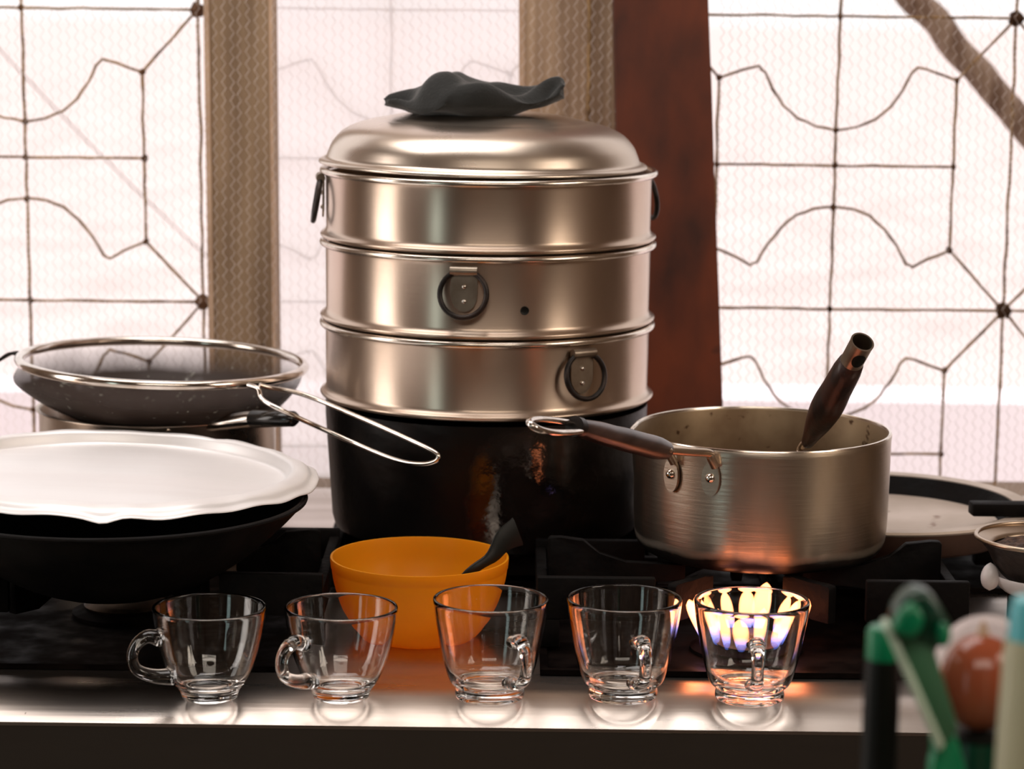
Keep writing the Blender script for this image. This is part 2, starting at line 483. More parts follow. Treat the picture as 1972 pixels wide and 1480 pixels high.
def smooth_profile(pts, n=4):
    """Catmull-Rom through the given points"""
    out = []
    for i in range(len(pts) - 1):
        p0 = pts[max(i - 1, 0)]; p1 = pts[i]; p2 = pts[i + 1]; p3 = pts[min(i + 2, len(pts) - 1)]
        for k in range(n):
            t = k / n
            out.append(tuple(0.5 * ((2 * b1) + (c - a) * t + (2 * a - 5 * b1 + 4 * c - d) * t * t + (-a + 3 * b1 - 3 * c + d) * t ** 3)
                             for a, b1, c, d in zip(p0, p1, p2, p3)))
    out.append(tuple(pts[-1]))
    return out


def tube(pts, rad, seg=10, bm=None, closed=False, flat=(1, 1)):
    """a swept round bar; rad is a number or one per point"""
    bm = bm or bmesh.new()
    pts = [Vector(p) for p in pts]
    n = len(pts)
    rr = [rad] * n if not isinstance(rad, (list, tuple)) else rad
    rings = []
    up = None
    for i, p in enumerate(pts):
        if closed:
            t = pts[(i + 1) % n] - pts[i - 1]
        else:
            t = pts[min(i + 1, n - 1)] - pts[max(i - 1, 0)]
        t.normalize()
        if up is None:
            up = Vector((0, 0, 1)) if abs(t.z) < 0.9 else Vector((0, 1, 0))
        s = t.cross(up).normalized()
        up = s.cross(t).normalized()
        rings.append([bm.verts.new(p + (s * math.cos(a) * flat[0] + up * math.sin(a) * flat[1]) * rr[i])
                      for a in [2 * PI * k / seg for k in range(seg)]])
    m_ = n if closed else n - 1
    for i in range(m_):
        a = rings[i]; b_ = rings[(i + 1) % n]
        for k in range(seg):
            bm.faces.new((a[k], a[(k + 1) % seg], b_[(k + 1) % seg], b_[k]))
    if not closed:
        bm.faces.new(rings[0])
        bm.faces.new(list(reversed(rings[-1])))
    return bm


def box(x0, x1, y0, y1, z0, z1, bm=None, bevel=0.0):
    own = bm is None
    bm = bm or bmesh.new()
    vs = [bm.verts.new((x, y, z)) for x in (x0, x1) for y in (y0, y1) for z in (z0, z1)]
    fs = [bm.faces.new([vs[i] for i in q]) for q in ((0, 1, 3, 2), (4, 6, 7, 5), (0, 4, 5, 1), (2, 3, 7, 6), (0, 2, 6, 4), (1, 5, 7, 3))]
    if bevel:
        es = list({e for f in fs for e in f.edges})
        bmesh.ops.bevel(bm, geom=es, offset=bevel, segments=2, affect='EDGES', profile=0.5)
    return bm


def prism(poly, thick, axis='y', bm=None, bevel=0.0):
    """poly of (a, b) extruded by thick about 0 along axis; 'y': a = x, b = z"""
    bm = bm or bmesh.new()
    def mk(a, b_, t):
        return {'y': (a, t, b_), 'x': (t, a, b_), 'z': (a, b_, t)}[axis]
    A = [bm.verts.new(mk(a, b_, -thick / 2)) for a, b_ in poly]
    B = [bm.verts.new(mk(a, b_, thick / 2)) for a, b_ in poly]
    fs = [bm.faces.new(A), bm.faces.new(list(reversed(B)))]
    n = len(poly)
    for i in range(n):
        fs.append(bm.faces.new((A[i], B[i], B[(i + 1) % n], A[(i + 1) % n])))
    if bevel:
        es = list({e for f in fs for e in f.edges})
        bmesh.ops.bevel(bm, geom=es, offset=bevel, segments=2, affect='EDGES', profile=0.5)
    return bm


def blob(r, bm=None, c=(0, 0, 0), sc=(1, 1, 1), seg=16):
    bm = bm or bmesh.new()
    mt = Matrix.Translation(c) @ Matrix.Diagonal((*sc, 1))
    bmesh.ops.create_uvsphere(bm, u_segments=seg, v_segments=max(6, seg * 2 // 3), radius=r, matrix=mt)
    return bm


def torus_prof(R, zc, r, n=10):
    return [(R + r * math.cos(2 * PI * k / n), zc + r * math.sin(2 * PI * k / n)) for k in range(n)]


# ================================================================== the room
XW = 1.95
struct(obj('floor', box(-XW - 0.1, XW + 0.1, -3.2, 0.95, -0.05, 0), 'floor', smooth=False))
struct(obj('ceiling', box(-XW - 0.1, XW + 0.1, -3.2, 0.95, T + 1.8, T + 1.88), 'ceil', smooth=False))


def wall_with_hole(name, axis, pos, thick, a0, a1, h0, h1, c0, c1):
    """wall in a-z with the opening h0..h1 by c0..c1"""
    bm = bmesh.new()
    z1 = T + 1.8
    for (p, q, r, s) in ((a0, h0, 0, z1), (h1, a1, 0, z1), (h0, h1, 0, c0), (h0, h1, c1, z1)):
        if axis == 'x':
            box(pos, pos + thick, p, q, r, s, bm)
        else:
            box(p, q, pos, pos + thick, r, s, bm)
    return struct(obj(name, bm, 'room', smooth=False))


wall_with_hole('wall_left', 'x', -XW - 0.1, 0.1, -3.2, 0.95, -0.375, 0.175, T + 0.25, T + 1.25)
struct(obj('wall_right', box(XW, XW + 0.1, -3.2, 0.95, 0, T + 1.8), 'room', smooth=False))
struct(obj('wall_front', box(-XW, XW, -3.3, -3.2, 0, T + 1.8), 'room', smooth=False))
WX0, WX1, WZ0, WZ1 = -0.95, 0.95, T - 0.01, T + 1.05
wall_with_hole('wall_back', 'y', 0.80, 0.12, -XW, XW, WX0, WX1, WZ0, WZ1)

# outside
struct(obj('ground', box(-40, 40, 0.95, 60, -0.05, 0.0), 'ground', smooth=False))
zt = P(1700, 772, 2.6).z
struct(obj('wall_outside', box(-4, 4, 2.6, 2.75, 0.0, zt), 'outwall', smooth=False))

# ------------------------------------------------------------------ window grilles
YG = 0.855
rnd = random.Random(4)
GC = [(-0.3, 'window_1'), (0, 'window_2'), (0.3, 'window_3')]


def wiggle(p, q, step=0.012, amp=0.0007):
    """points from p to q with a hand-bent waver"""
    p = Vector(p); q = Vector(q)
    n = max(2, int((q - p).length / step))
    out = []
    for i in range(n + 1):
        v = p.lerp(q, i / n)
        s = min(1.0, 4 * min(i, n - i) / n)
        v = v + Vector((noise.noise(v * 40 + Vector((3, 0, 0))), 0, noise.noise(v * 40 + Vector((0, 7, 0))))) * amp * 2.2 * s
        out.append(v)
    return out


def rod(parent, pts, r=0.0016, name='grille_rod'):
    full = []
    for a, b_ in zip(pts, pts[1:]):
        seg = wiggle(a, b_)
        full += seg if not full else seg[1:]
    rr = [r * (1 + 0.35 * noise.noise(Vector(v) * 220)) for v in full]
    o = obj(name, tube(full, rr, 6), 'rod', parent)
    return o


def weld(parent, p, r=0.0042):
    bm = blob(r, None, p, (1.0, 0.8, 1.0), 8)
    for v in bm.verts:
        v.co += (v.co - Vector(p)) * 0.5 * noise.noise(v.co * 300)
    return obj('weld_knot', bm, 'knot', parent)


def grille(parent, cpx, x_lo, x_hi, cells, lean=0.0, y_star=(30, 595), yplane=YG):
    """one motif cell is 674 px wide and 565 px high, in real size on the plane of the grille"""
    c0 = P(cpx, (y_star[0]), yplane); c1 = P(cpx, y_star[1], yplane)
    H = c0.z - c1.z
    u = abs(P(cpx + 100, 300, yplane).x - P(cpx, 300, yplane).x) / 100.0
    k = H / 565.0

    def q(ix, iy, dx, dy):
        z = c0.z - iy * H - dy * k
        x = c1.x + (ix * 674 + dx) * u + lean * (z - c1.z)
        return (x, yplane, z)

    def clip(pts):
        out = []
        for a, b_ in zip(pts, pts[1:]):
            a = Vector(a); b_ = Vector(b_)
            if a.x > b_.x:
                a, b_, sw = b_, a, True
            else:
                sw = False
            if b_.x < x_lo or a.x > x_hi:
                continue
            d = b_.x - a.x
            if a.x < x_lo and d > 1e-9:
                a = a.lerp(b_, (x_lo - a.x) / d)
                d = b_.x - a.x
            if b_.x > x_hi and d > 1e-9:
                b_ = a.lerp(b_, (x_hi - a.x) / d)
            if sw:
                a, b_ = b_, a
            if a.z < WZ0 and b_.z < WZ0:
                continue
            if a.z < WZ0 or b_.z < WZ0:
                t = (WZ0 - a.z) / (b_.z - a.z)
                if a.z < WZ0:
                    a = a.lerp(b_, t)
                else:
                    b_ = a.lerp(b_, t)
            if (b_ - a).length > 0.004:
                out.append((a, b_))
        return out

    def chain(pts):
        segs = clip(pts)
        run = []
        for a, b_ in segs:
            if run and (run[-1] - a).length < 1e-6:
                run.append(b_)
            else:
                if len(run) > 1:
                    rod(parent, run)
                run = [a, b_]
        if len(run) > 1:
            rod(parent, run)

    rows = range(-1, 3)
    for ix in cells:
        for dx, both in ((0, True), (337, True)) + (((-337, True),) if ix == cells[0] else ()):
            top = q(ix, -0.75, dx, 0); bot = q(ix, 2.9, dx, 0)
            top = (top[0], top[1], min(top[2], WZ1))
            chain([top, bot])
        for iy in rows:
            if q(ix, iy, 0, 0)[2] < WZ0:
                continue
            star = q(ix, iy, 0, 0)[2] <= WZ1
            if star:
                chain([q(ix, iy, -337, 0), q(ix, iy, 337, 0)])
            if iy < 0:
                continue
            chain([q(ix, iy, -228, 286), q(ix, iy, 228, 286)])
            for s in (-1, 1):
                chain([q(ix, iy, s * 228, 120), q(ix, iy, s * 228, 448)])
                chain([q(ix, iy, s * 228, 120), q(ix, iy, s * 337, 0)])
                chain([q(ix, iy, s * 228, 448), q(ix, iy, s * 337, 565)])
            half = [(228, 120), (180, 103), (152, 96), (140, 108), (125, 140), (103, 172), (75, 196), (40, 211), (0, 218)]
            chain([q(ix, iy, x, y) for x, y in half] + [q(ix, iy, -x, y) for x, y in reversed(half[:-1])])
            half = [(228, 448), (185, 466), (157, 482), (145, 476), (125, 440), (100, 408), (70, 382), (38, 370), (0, 366)]
            chain([q(ix, iy, x, y) for x, y in half] + [q(ix, iy, -x, y) for x, y in reversed(half[:-1])])
            for x, y in ((0, 218), (0, 286), (0, 366), (228, 120), (-228, 120), (228, 448), (-228, 448), (228, 286), (-228, 286), (0, 0),
                         (0, 565)):
                p = q(ix, iy, x, y)
                if x_lo < p[0] < x_hi and WZ0 < p[2] < WZ1:
                    weld(parent, p, 0.0036)
            for x in (-337, 337):
                p = q(ix, iy, x, 0)
                if x_lo < p[0] < x_hi and WZ0 < p[2] < WZ1:
                    weld(parent, p, 0.0085)
                p = q(ix, iy, x, 565)
                if x_lo < p[0] < x_hi and WZ0 < p[2] < WZ1:
                    weld(parent, p, 0.0078)


def win(name):
    o = bpy.data.objects.new(name, None)
    C.objects.link(o)
    o['kind'] = 'structure'
    return o


xa = P(398, 330, YG).x
xb = P(526, 330, YG).x
xc = P(1010, 330, YG).x
xd = P(1300, 330, YG).x
w1 = win('window_1'); w2 = win('window_2'); w3 = win('window_3')
grille(w1, 58, WX0, xa, (-1, 0), lean=-0.012, y_star=(15, 577))
grille(w2, 752, xb, xc, (0,), lean=-0.002, y_star=(18, 583))
grille(w3, 1598, xd, WX1, (0, 1), lean=0.004, y_star=(31, 594))

# fine wire netting over all three bays
YM = 0.735


def netting(parent, x0, x1, z0, z1, y):
    bm = bmesh.new()
    cw, ch, r = 0.0088, 0.0125, 0.00021
    nc = int((x1 - x0) / cw)
    nr = int((z1 - z0) / ch)
    for i in range(nc + 1):
        sgn = 1 if i % 2 else -1
        prev = None
        for j in range(2 * nr + 1):
            s = sgn if j % 2 else -sgn
            xx = x0 + i * cw + s * cw * 0.25 + 0.0006 * noise.noise(Vector((i * 0.3, j * 0.2, 0)))
            z = z0 + j * ch / 2
            ring = [bm.verts.new((xx - r, y, z)), bm.verts.new((xx + r, y - r, z)), bm.verts.new((xx + r, y + r, z))]
            if prev:
                for k in range(3):
                    bm.faces.new((prev[k], prev[(k + 1) % 3], ring[(k + 1) % 3], ring[k]))
            prev = ring
    o = obj('wire_netting', bm, 'mesh', parent, smooth=False)
    o['kind'] = 'stuff'
    return o


PX0 = P(1188, 300, YM).x
netting(w1, WX0, P(460, 300, YM).x, WZ0 + 0.012, WZ1, YM)
netting(w2, P(461, 300, YM).x, PX0, WZ0 + 0.012, WZ1, YM)
netting(w3, P(1385, 300, YM).x, WX1, WZ0 + 0.012, WZ1, YM)

# milky sheet behind the middle bay, just in front of its grille
bm = bmesh.new()
nx, nz = 14, 10
g = [[bm.verts.new((xb + 0.004 + (xc - xb - 0.008) * i / nx, 0.838 + 0.003 * math.sin(i * 1.3 + j * 0.4), WZ0 + 0.012 + (WZ1 - WZ0 - 0.012) * j / nz))
      for j in range(nz + 1)] for i in range(nx + 1)]
for i in range(nx):
    for j in range(nz):
        bm.faces.new((g[i][j], g[i + 1][j], g[i + 1][j + 1], g[i][j + 1]))
film = obj('plastic_sheet', bm, 'film')
tag(film, 'milky plastic sheet veiling the middle window bay between two timber posts', 'plastic sheet')


# ------------------------------------------------------------------ posts
def post(name, label, corners, y0, y1, mats, edge=0.0, extra=None, top=WZ1):
    """corners: pixel x of left/right edge at y=0 and y=640, on the front plane y0"""
    (l0, r0), (l1, r1) = corners
    def xs(pxa, pxb):
        a = P(pxa, 0, y0); b_ = P(pxb, 640, y0)
        k = (a.x - b_.x) / (a.z - b_.z)
        return lambda z: b_.x + (z - b_.z) * k
    fl, fr = xs(l0, l1), xs(r0, r1)
    z0, z1 = T + 0.002, top
    bm = bmesh.new()
    nz = 24
    rings = []
    for j in range(nz + 1):
        z = z0 + (z1 - z0) * j / nz
        w = 0.0008 * noise.noise(Vector((l0, 0, z * 14)))
        w2 = 0.0008 * noise.noise(Vector((r0, 5, z * 14)))
        rings.append([bm.verts.new((fl(z) + w, y0, z)), bm.verts.new((fr(z) + w2, y0, z)), bm.verts.new((fr(z) + w2, y1, z)), bm.verts.new((fl(z) + w, y1, z))])
    for a, b_ in zip(rings, rings[1:]):
        for k in range(4):
            f = bm.faces.new((a[k], a[(k + 1) % 4], b_[(k + 1) % 4], b_[k]))
    bm.faces.new(rings[0]); bm.faces.new(list(reversed(rings[-1])))
    es = [e for e in bm.edges if abs(e.verts[0].co.z - e.verts[1].co.z) > 1e-4]
    bmesh.ops.bevel(bm, geom=es, offset=0.0015, segments=2, affect='EDGES')
    o = obj(name, bm, mats)
    return o, fl, fr


def edge_strip(parent, f, w, y0, z0, z1, side):  # added strip that carries the painted light along a post edge
    bm = bmesh.new()
    n = 20
    R_ = []
    for j in range(n + 1):
        z = z0 + (z1 - z0) * j / n
        a = f(z) if side > 0 else f(z) - w
        R_.append([bm.verts.new((a, y0 - 0.002, z)), bm.verts.new((a + w, y0 - 0.002, z)), bm.verts.new((a + w, y0 + 0.01, z)), bm.verts.new((a, y0 + 0.01, z))])
    for a, b_ in zip(R_, R_[1:]):
        for k in range(4):
            bm.faces.new((a[k], a[(k + 1) % 4], b_[(k + 1) % 4], b_[k]))
    bm.faces.new(R_[0]); bm.faces.new(list(reversed(R_[-1])))
    return obj('edge_strip', bm, 'post_edge', parent, smooth=False)


YP = 0.765
po, fl, fr = post('timber_post', '', ((392, 525), (402, 532)), YP, YP + 0.05, 'post_brown')
tag(po, 'weathered brown timber post between left and middle window bays', 'post')
edge_strip(po, fl, 0.0055, YP, T + 0.003, WZ1 - 0.002, 1)['label'] = 'pale left edge with painted-in light'
edge_strip(po, fr, 0.004, YP, T + 0.003, WZ1 - 0.002, -1)['label'] = 'pale right edge with painted-in light'
po, fl, fr = post('timber_post', '', ((999, 1202), (1001, 1217)), YP, YP + 0.05, 'post')
tag(po, 'pale timber post behind the steamer lid, right of the middle window bay', 'post')
edge_strip(po, fl, 0.0055, YP, T + 0.003, WZ1 - 0.002, 1)['label'] = 'pale left edge with painted-in light'
a = P(1135, 0, YP - 0.006); b_ = P(1133, 640, YP - 0.006)
rod(w2, [a + (a - b_) * 0.45, b_ - (a - b_) * 1.0], 0.0021)
po, fl, fr = post('wooden_pillar', '', ((1183, 1364), (1194, 1387)), 0.70, 0.755, 'pillar')
tag(po, 'red-brown painted wooden pillar rising behind the right side of the steamer', 'pillar')

# pole and cable outside
a = P(1700, -75, 1.25); b_ = P(2030, 310, 1.25)
L_ = b_ - a
pts = [a + L_ * (i / 30) + Vector((0.002 * math.sin(i * 0.9), 0, 0.002 * math.sin(i * 0.7 + 1))) for i in range(-6, 37)]
o = obj('wooden_pole', tube(pts, [0.0175 * (1 + 0.06 * noise.noise(Vector((i * 0.5, 0, 0)))) for i in range(len(pts))], 14), 'bamboo')
tag(o, 'weathered round pole slanting across the top right window outside', 'pole')
a = P(-80, 10, 1.6); b_ = P(470, 560, 1.6)
pts = [a.lerp(b_, i / 20) + Vector((0, 0, -0.010 * math.sin(PI * i / 20))) for i in range(21)]
tag(obj('cable', tube(pts, 0.0011, 6), 'cable'), 'thin pale cable slanting outside the left window bay', 'cable')

# ================================================================== the stove
stove = thing('gas_stove', 'stainless steel gas stove with black trays under the pots', 'stove', (0, 0.3, 0))
YF = Pz(986, 1401, -0.0163).y


def part(name, bm, mat, parent, **k):
    """bm given in world coordinates; the part hangs under its thing"""
    o = obj(name, bm, mat, None, **k)
    inv = Matrix.Translation(parent.location).inverted()
    o.data.transform(inv)
    o.parent = parent
    return o


NB = 12
poly = [(0.790, T - 0.019), (0.790, T)]
RB = 0.090
for q in range(NB + 1):
    a = math.radians(35) * q / NB
    poly.append((YF + RB * math.sin(math.radians(35)) - RB * math.sin(a), T - RB + RB * math.cos(a)))
poly.append((YF, T - 0.019))
bm = prism(poly, 1.86, 'x')
part('stove_top', bm, 'steel', stove, sharp=0.45)
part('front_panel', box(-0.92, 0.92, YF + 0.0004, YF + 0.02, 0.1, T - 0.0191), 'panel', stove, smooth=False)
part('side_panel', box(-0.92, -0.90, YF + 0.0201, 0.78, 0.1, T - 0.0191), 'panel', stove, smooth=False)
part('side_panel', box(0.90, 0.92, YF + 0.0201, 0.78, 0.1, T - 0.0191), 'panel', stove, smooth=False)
for sx_ in (-0.9, 0.9):
    for sy_ in (YF + 0.05, 0.74):
        part('leg', box(sx_ - 0.02, sx_ + 0.02, sy_ - 0.02, sy_ + 0.02, 0, 0.0999), 'panel', stove, smooth=False)
    

def tray(x0, x1, y0, y1):
    bm = bmesh.new()
    zb, zr = T + 0.0008, T + 0.005
    box(x0 + 0.006, x1 - 0.006, y0 + 0.006, y1 - 0.006, zb, zb + 0.001, bm)
    for (a, b1, c, d) in ((x0, x1, y0, y0 + 0.006), (x0, x1, y1 - 0.006, y1), (x0, x0 + 0.006, y0 + 0.006, y1 - 0.006), (x1 - 0.006, x1, y0 + 0.006, y1 - 0.006)):
        box(a, b1, c, d, zb, zr, bm)
    return part('drip_tray', bm, 'enamel', stove, smooth=False)


YT = Pz(986, 1300, 0).y
LG = (-0.329, 0.235); RG = (0.199, 0.219); BG = (-0.015, 0.46); QG = (0.345, 0.545)
tray(-0.53, Pz(545, 1298, 0).x, YT, 0.385)
tray(Pz(1040, 1300, 0).x, Pz(1650, 1310, 0).x + 0.055, YT, 0.348)
tray(-0.175, 0.235, 0.352, 0.60)
tray(0.238, 0.47, 0.352, 0.60)


def burner(cx, cy, lit):
    h = lathe([(0.046, T + 0.0019), (0.046, T + 0.005), (0.040, T + 0.007), (0.036, T + 0.0085), (0.0, T + 0.0085)], 48)
    bmesh.ops.translate(h, verts=h.verts, vec=(cx, cy, 0))
    hd = part('burner_head', h, 'enamel', stove)
    k = lathe([(0.0, T + 0.0087), (0.034, T + 0.0087), (0.036, T + 0.011), (0.032, T + 0.014), (0.0, T + 0.015)], 48)
    bmesh.ops.translate(k, verts=k.verts, vec=(cx, cy, 0))
    cap = part('burner_cap', k, 'brass', stove)
    if lit:
        me = None
        for i in range(13):
            a = 2 * PI * i / 13 + 0.1 + rnd.uniform(-0.12, 0.12)
            if me is None:
                prof = [(0.0, 0), (0.0030, 0.001), (0.0058, 0.008), (0.0078, 0.018), (0.0082, 0.028), (0.0060, 0.037), (0.0, 0.043)]
                fb = lathe(smooth_profile(prof, 2), 10)
                for v in fb.verts:
                    v.co.x += v.co.z * 0.20 + 5 * v.co.z ** 2
                f0 = obj('flame', fb, 'flame')
                me = f0.data
                o = f0
            else:
                o = f0.copy()
                C.objects.link(o)
            rr = 0.034
            o.parent = stove
            o.location = Vector((cx + rr * math.cos(a), cy + rr * math.sin(a), T + 0.0085)) - stove.location
            o.rotation_euler = (0, 0, a)
            s = rnd.uniform(0.7, 1.15)
            o.scale = (s, s, rnd.uniform(0.72, 0.98))
    return hd


burner(LG[0], LG[1], False)
burner(0.195, 0.140, True)
burner(BG[0], BG[1], False)
burner(*QG, False)


def grate(label, c, w, d, zt=0.056, tip=0.078, fingers=(0, 180, 90, -50, -130, 50, 130), plates=True, low=0.029, high=0.064, r_in=0.035):
    base = 0.0052
    g_ = thing('pan_grate', label, 'pan grate', (c[0], c[1], T + base))
    hw, hd = w / 2, d / 2
    zt -= base; tip -= base; low -= base; high -= base
    bw = 0.009
    if plates:
        for s in (-1, 1):
            for q in (-1, 1):
                xa_, xb_ = sorted((q * hw, q * (0.080 if q < 0 else 0.092)))
                ya_, yb_ = sorted((s * hd, s * (hd - bw)))
                obj('end_plate', box(xa_, xb_, ya_, yb_, low, high if s < 0 else zt, bevel=0.0015), 'iron', g_)
    for q in (-1, 1):
        xa_, xb_ = sorted((q * hw, q * (hw - bw)))
        obj('side_bar', box(xa_, xb_, -hd + bw + 0.0003, hd - bw - 0.0003, low, zt - 0.006, bevel=0.0015), 'iron', g_)
    if not plates:
        for s in (-1, 1):
            ya_, yb_ = sorted((s * hd, s * (hd - bw)))
            obj('frame_bar', box(-hw, hw, ya_, yb_, low, zt - 0.004, bevel=0.0015), 'iron', g_)
    for sx_ in (-1, 1):
        for sy_ in (-1, 1):
            x = sx_ * (hw - 0.010); y = sy_ * (hd - 0.010)
            obj('foot', box(x - 0.009, x + 0.009, y - 0.009, y + 0.009, 0, low - 0.0003, bevel=0.001), 'iron', g_)
    for deg in fingers:
        a = math.radians(deg)
        ro = min((hw - bw - 0.0006) / max(1e-6, abs(math.cos(a))), (hd - bw - 0.0006) / max(1e-6, abs(math.sin(a))))
        flat = abs(deg) in (50, 130)
        if flat:
            ro -= 0.004
        tz = zt + 0.0005 if flat or not plates else tip
        poly = [(r_in, zt - 0.014), (r_in, zt - 0.001), (r_in + 0.002, zt), (ro * 0.60, zt), (ro * 0.74, zt + (tz - zt) * 0.35),
                (ro - 0.030, zt + (tz - zt) * 0.9), (ro - 0.010, tz), (ro - 0.002, tz), (ro, tz - 0.002), (ro, max(0.003, low - 0.004)), (ro * 0.8, max(0.003, low - 0.004)), (ro * 0.6, zt - 0.018)]
        bm = prism(poly, 0.009, 'y', bevel=0.0009)
        bmesh.ops.rotate(bm, verts=bm.verts, cent=(0, 0, 0), matrix=Matrix.Rotation(a, 3, 'Z'))
        obj('finger', bm, 'iron', g_, sharp=0.5)
    return g_


grate('black cast iron grate under the wide black wok', LG, 0.353, 0.215, fingers=(0, 90, -50, -130, 50, 130), r_in=0.095)
grate('black cast iron grate over the lit burner under the saucepan', RG, 0.353, 0.183, r_in=0.05)
grate('black cast iron grate under the tall steamer', BG, 0.300, 0.220, zt=0.034, plates=False, low=0.012, fingers=(0, 180, 90, -90))
grate('black cast iron grate under the pale round griddle pan', QG, 0.22, 0.21, zt=0.0432, low=0.018, plates=False, fingers=(0, 180, 90, -90))

# ================================================================== steamer
SY = 0.455
sc_ = P(937, 765, SY)
SX = sc_.x
SR = 313.0 * DEP(P(937, 600, SY)) / F
zb = T + 0.0345


def zy(py):
    return P(937, py, SY).z


z3, z2, z1_, z0_ = zy(757), zy(610), zy(456), zy(319)
steam = thing('steamer_pot', 'soot-black steamer base pot standing on the rear grate', 'pot', (SX, SY, zb))
prof = [(0, 0), (SR - 0.020, 0), (SR - 0.010, 0.005), (SR - 0.0075, 0.014), (SR - 0.0012, z3 - zb - 0.020), (SR - 0.001, z3 - zb - 0.012), (SR - 0.001, z3 - zb - 0.0055)]
inn = [(SR - 0.003, z3 - zb - 0.0055), (SR - 0.0095, 0.014), (0, 0.003)]
obj('pot_body', lathe(prof + inn, 128), 'boiler', steam)


def ring_handle(parent, ang, zc, scale=1.0):
    """bracket plate riveted to the wall with a black ring hanging in its roll"""
    R_ = SR + 0.0005
    br = bmesh.new()
    w = 0.0115 * scale
    hgt = 0.036 * scale
    # plate: shield outline wrapped on the wall (local: x across, z up)
    n = 16
    poly = [(-w, 0), (-w, -hgt * 0.55)]
    poly += [(-w * math.cos(PI * t / 8), -hgt * 0.55 - hgt * 0.42 * math.sin(PI * t / 8)) for t in range(1, 8)]
    poly += [(w, -hgt * 0.55), (w, 0)]
    A = []; B = []
    for x, z in poly:
        th = x / R_
        A.append(br.verts.new(((R_ + 0.0002) * math.sin(th), -(R_ + 0.0002) * math.cos(th), z)))
        B.append(br.verts.new(((R_ + 0.0018) * math.sin(th), -(R_ + 0.0018) * math.cos(th), z)))
    br.faces.new(A); br.faces.new(list(reversed(B)))
    for i in range(len(poly)):
        j = (i + 1) % len(poly)
        br.faces.new((A[i], B[i], B[j], A[j]))
    # roll
    tube([(-w * 1.03, -(R_ + 0.0032), 0.0015), (0, -(R_ + 0.0036), 0.0015), (w * 1.03, -(R_ + 0.0032), 0.0015)], 0.0042 * scale, 14, br)
    rotm = Matrix.Rotation(ang, 3, 'Z')
    bmesh.ops.rotate(br, verts=br.verts, cent=(0, 0, 0), matrix=rotm)
    bmesh.ops.translate(br, verts=br.verts, vec=(0, 0, zc))
    bk = obj('handle_bracket', br, 'bracket', parent, sharp=0.6)
    for dz in (-0.0125, -0.0255):
        rv = blob(0.0021 * scale, None, (0, -(R_ + 0.0020), dz * scale), (1, 0.7, 1), 10)
        bmesh.ops.rotate(rv, verts=rv.verts, cent=(0, 0, 0), matrix=rotm)
        bmesh.ops.translate(rv, verts=rv.verts, vec=(0, 0, zc))
        obj('rivet', rv, 'chrome', bk)
    rg = bmesh.new()
    rad = 0.0205 * scale
    pts = []
    for k in range(40):
        a = 2 * PI * k / 40
        x = rad * math.sin(a); z = -rad * 0.90 + rad * 0.98 * math.cos(a)
        z = min(z, 0.0015)
        pts.append((x, -(R_ + 0.0035 + 0.0035 * max(0, -z) / rad), z))
    tube(pts, 0.0024 * scale, 10, rg, closed=True)
    bmesh.ops.rotate(rg, verts=rg.verts, cent=(0, 0, 0), matrix=rotm)
    bmesh.ops.translate(rg, verts=rg.verts, vec=(0, 0, zc))
    obj('ring_handle', rg, 'blackmetal', parent)


def tier(label, za, zbm, angs, drop=0.0150):
    """a ring of the stack from z zbm (bottom) up to za (top)"""
    t = thing('steamer_tier', label, 'steamer tier', (SX, SY, zbm), group='stacked steamer tiers')
    h = za - zbm
    r = SR
    wall = [(r - 0.004, 0.0), (r + 0.0008, 0.0)]
    wall += [(r + 0.0008 + 0.0032 * math.sin(PI * k / 8), 0.0002 + 0.0058 * k / 8) for k in range(1, 8)]
    wall += [(r - 0.0005, 0.0064), (r - 0.0015, 0.010), (r - 0.0012, h * 0.5), (r - 0.0010, h - 0.0105), (r - 0.0002, h - 0.0074)]
    obj('tier_wall', lathe(wall + [(r - 0.003, h - 0.0074), (r - 0.004, 0.004)], 128, closed=True), 'alu', t, sharp=1.2)
    obj('rolled_rim', lathe([(rr_, zz) for rr_, zz in torus_prof(r + 0.0014, h - 0.0042, 0.0032, 12)], 128, closed=True), 'alu_rim', t)
    pl = lathe([(0, 0.006), (r - 0.0045, 0.006), (r - 0.0045, 0.0075), (0, 0.0075)], 64)
    obj('perforated_plate', pl, 'alu', t)
    for a in angs:
        ring_handle(t, a, h - drop)
    return t


tier('lowest steamer tier, ring handle at its right front, just above the black pot', z2, z3, (math.asin(175 / 313), math.asin(175 / 313) + PI))
t2 = tier('middle steamer tier with ring handle in front and a small dark hole', z1_, z2, (-math.asin(39 / 313), PI - math.asin(39 / 313)))
tier('top steamer tier under the domed lid, ring handles at both sides', z0_, z1_, (-PI / 2 + 0.10, PI / 2 + 0.32), 0.0125)
# the dark hole in the middle tier: a short blind socket standing proud of nothing
ah = math.asin(71 / 313)
hb = lathe([(0, 0.0006), (0.0026, 0.0006), (0.0036, 0.0010), (0.0040, 0.0)], 18)
bmesh.ops.rotate(hb, verts=hb.verts, cent=(0, 0, 0), matrix=Matrix.Rotation(PI / 2, 3, 'X'))
bmesh.ops.translate(hb, verts=hb.verts, vec=(0, -(SR - 0.0012), zy(568) - 0.0 - z2 + 0.0055))
bmesh.ops.rotate(hb, verts=hb.verts, cent=(0, 0, 0), matrix=Matrix.Rotation(ah, 3, 'Z'))
obj('vent_hole', hb, 'black', t2)['label'] = 'small dark hole'

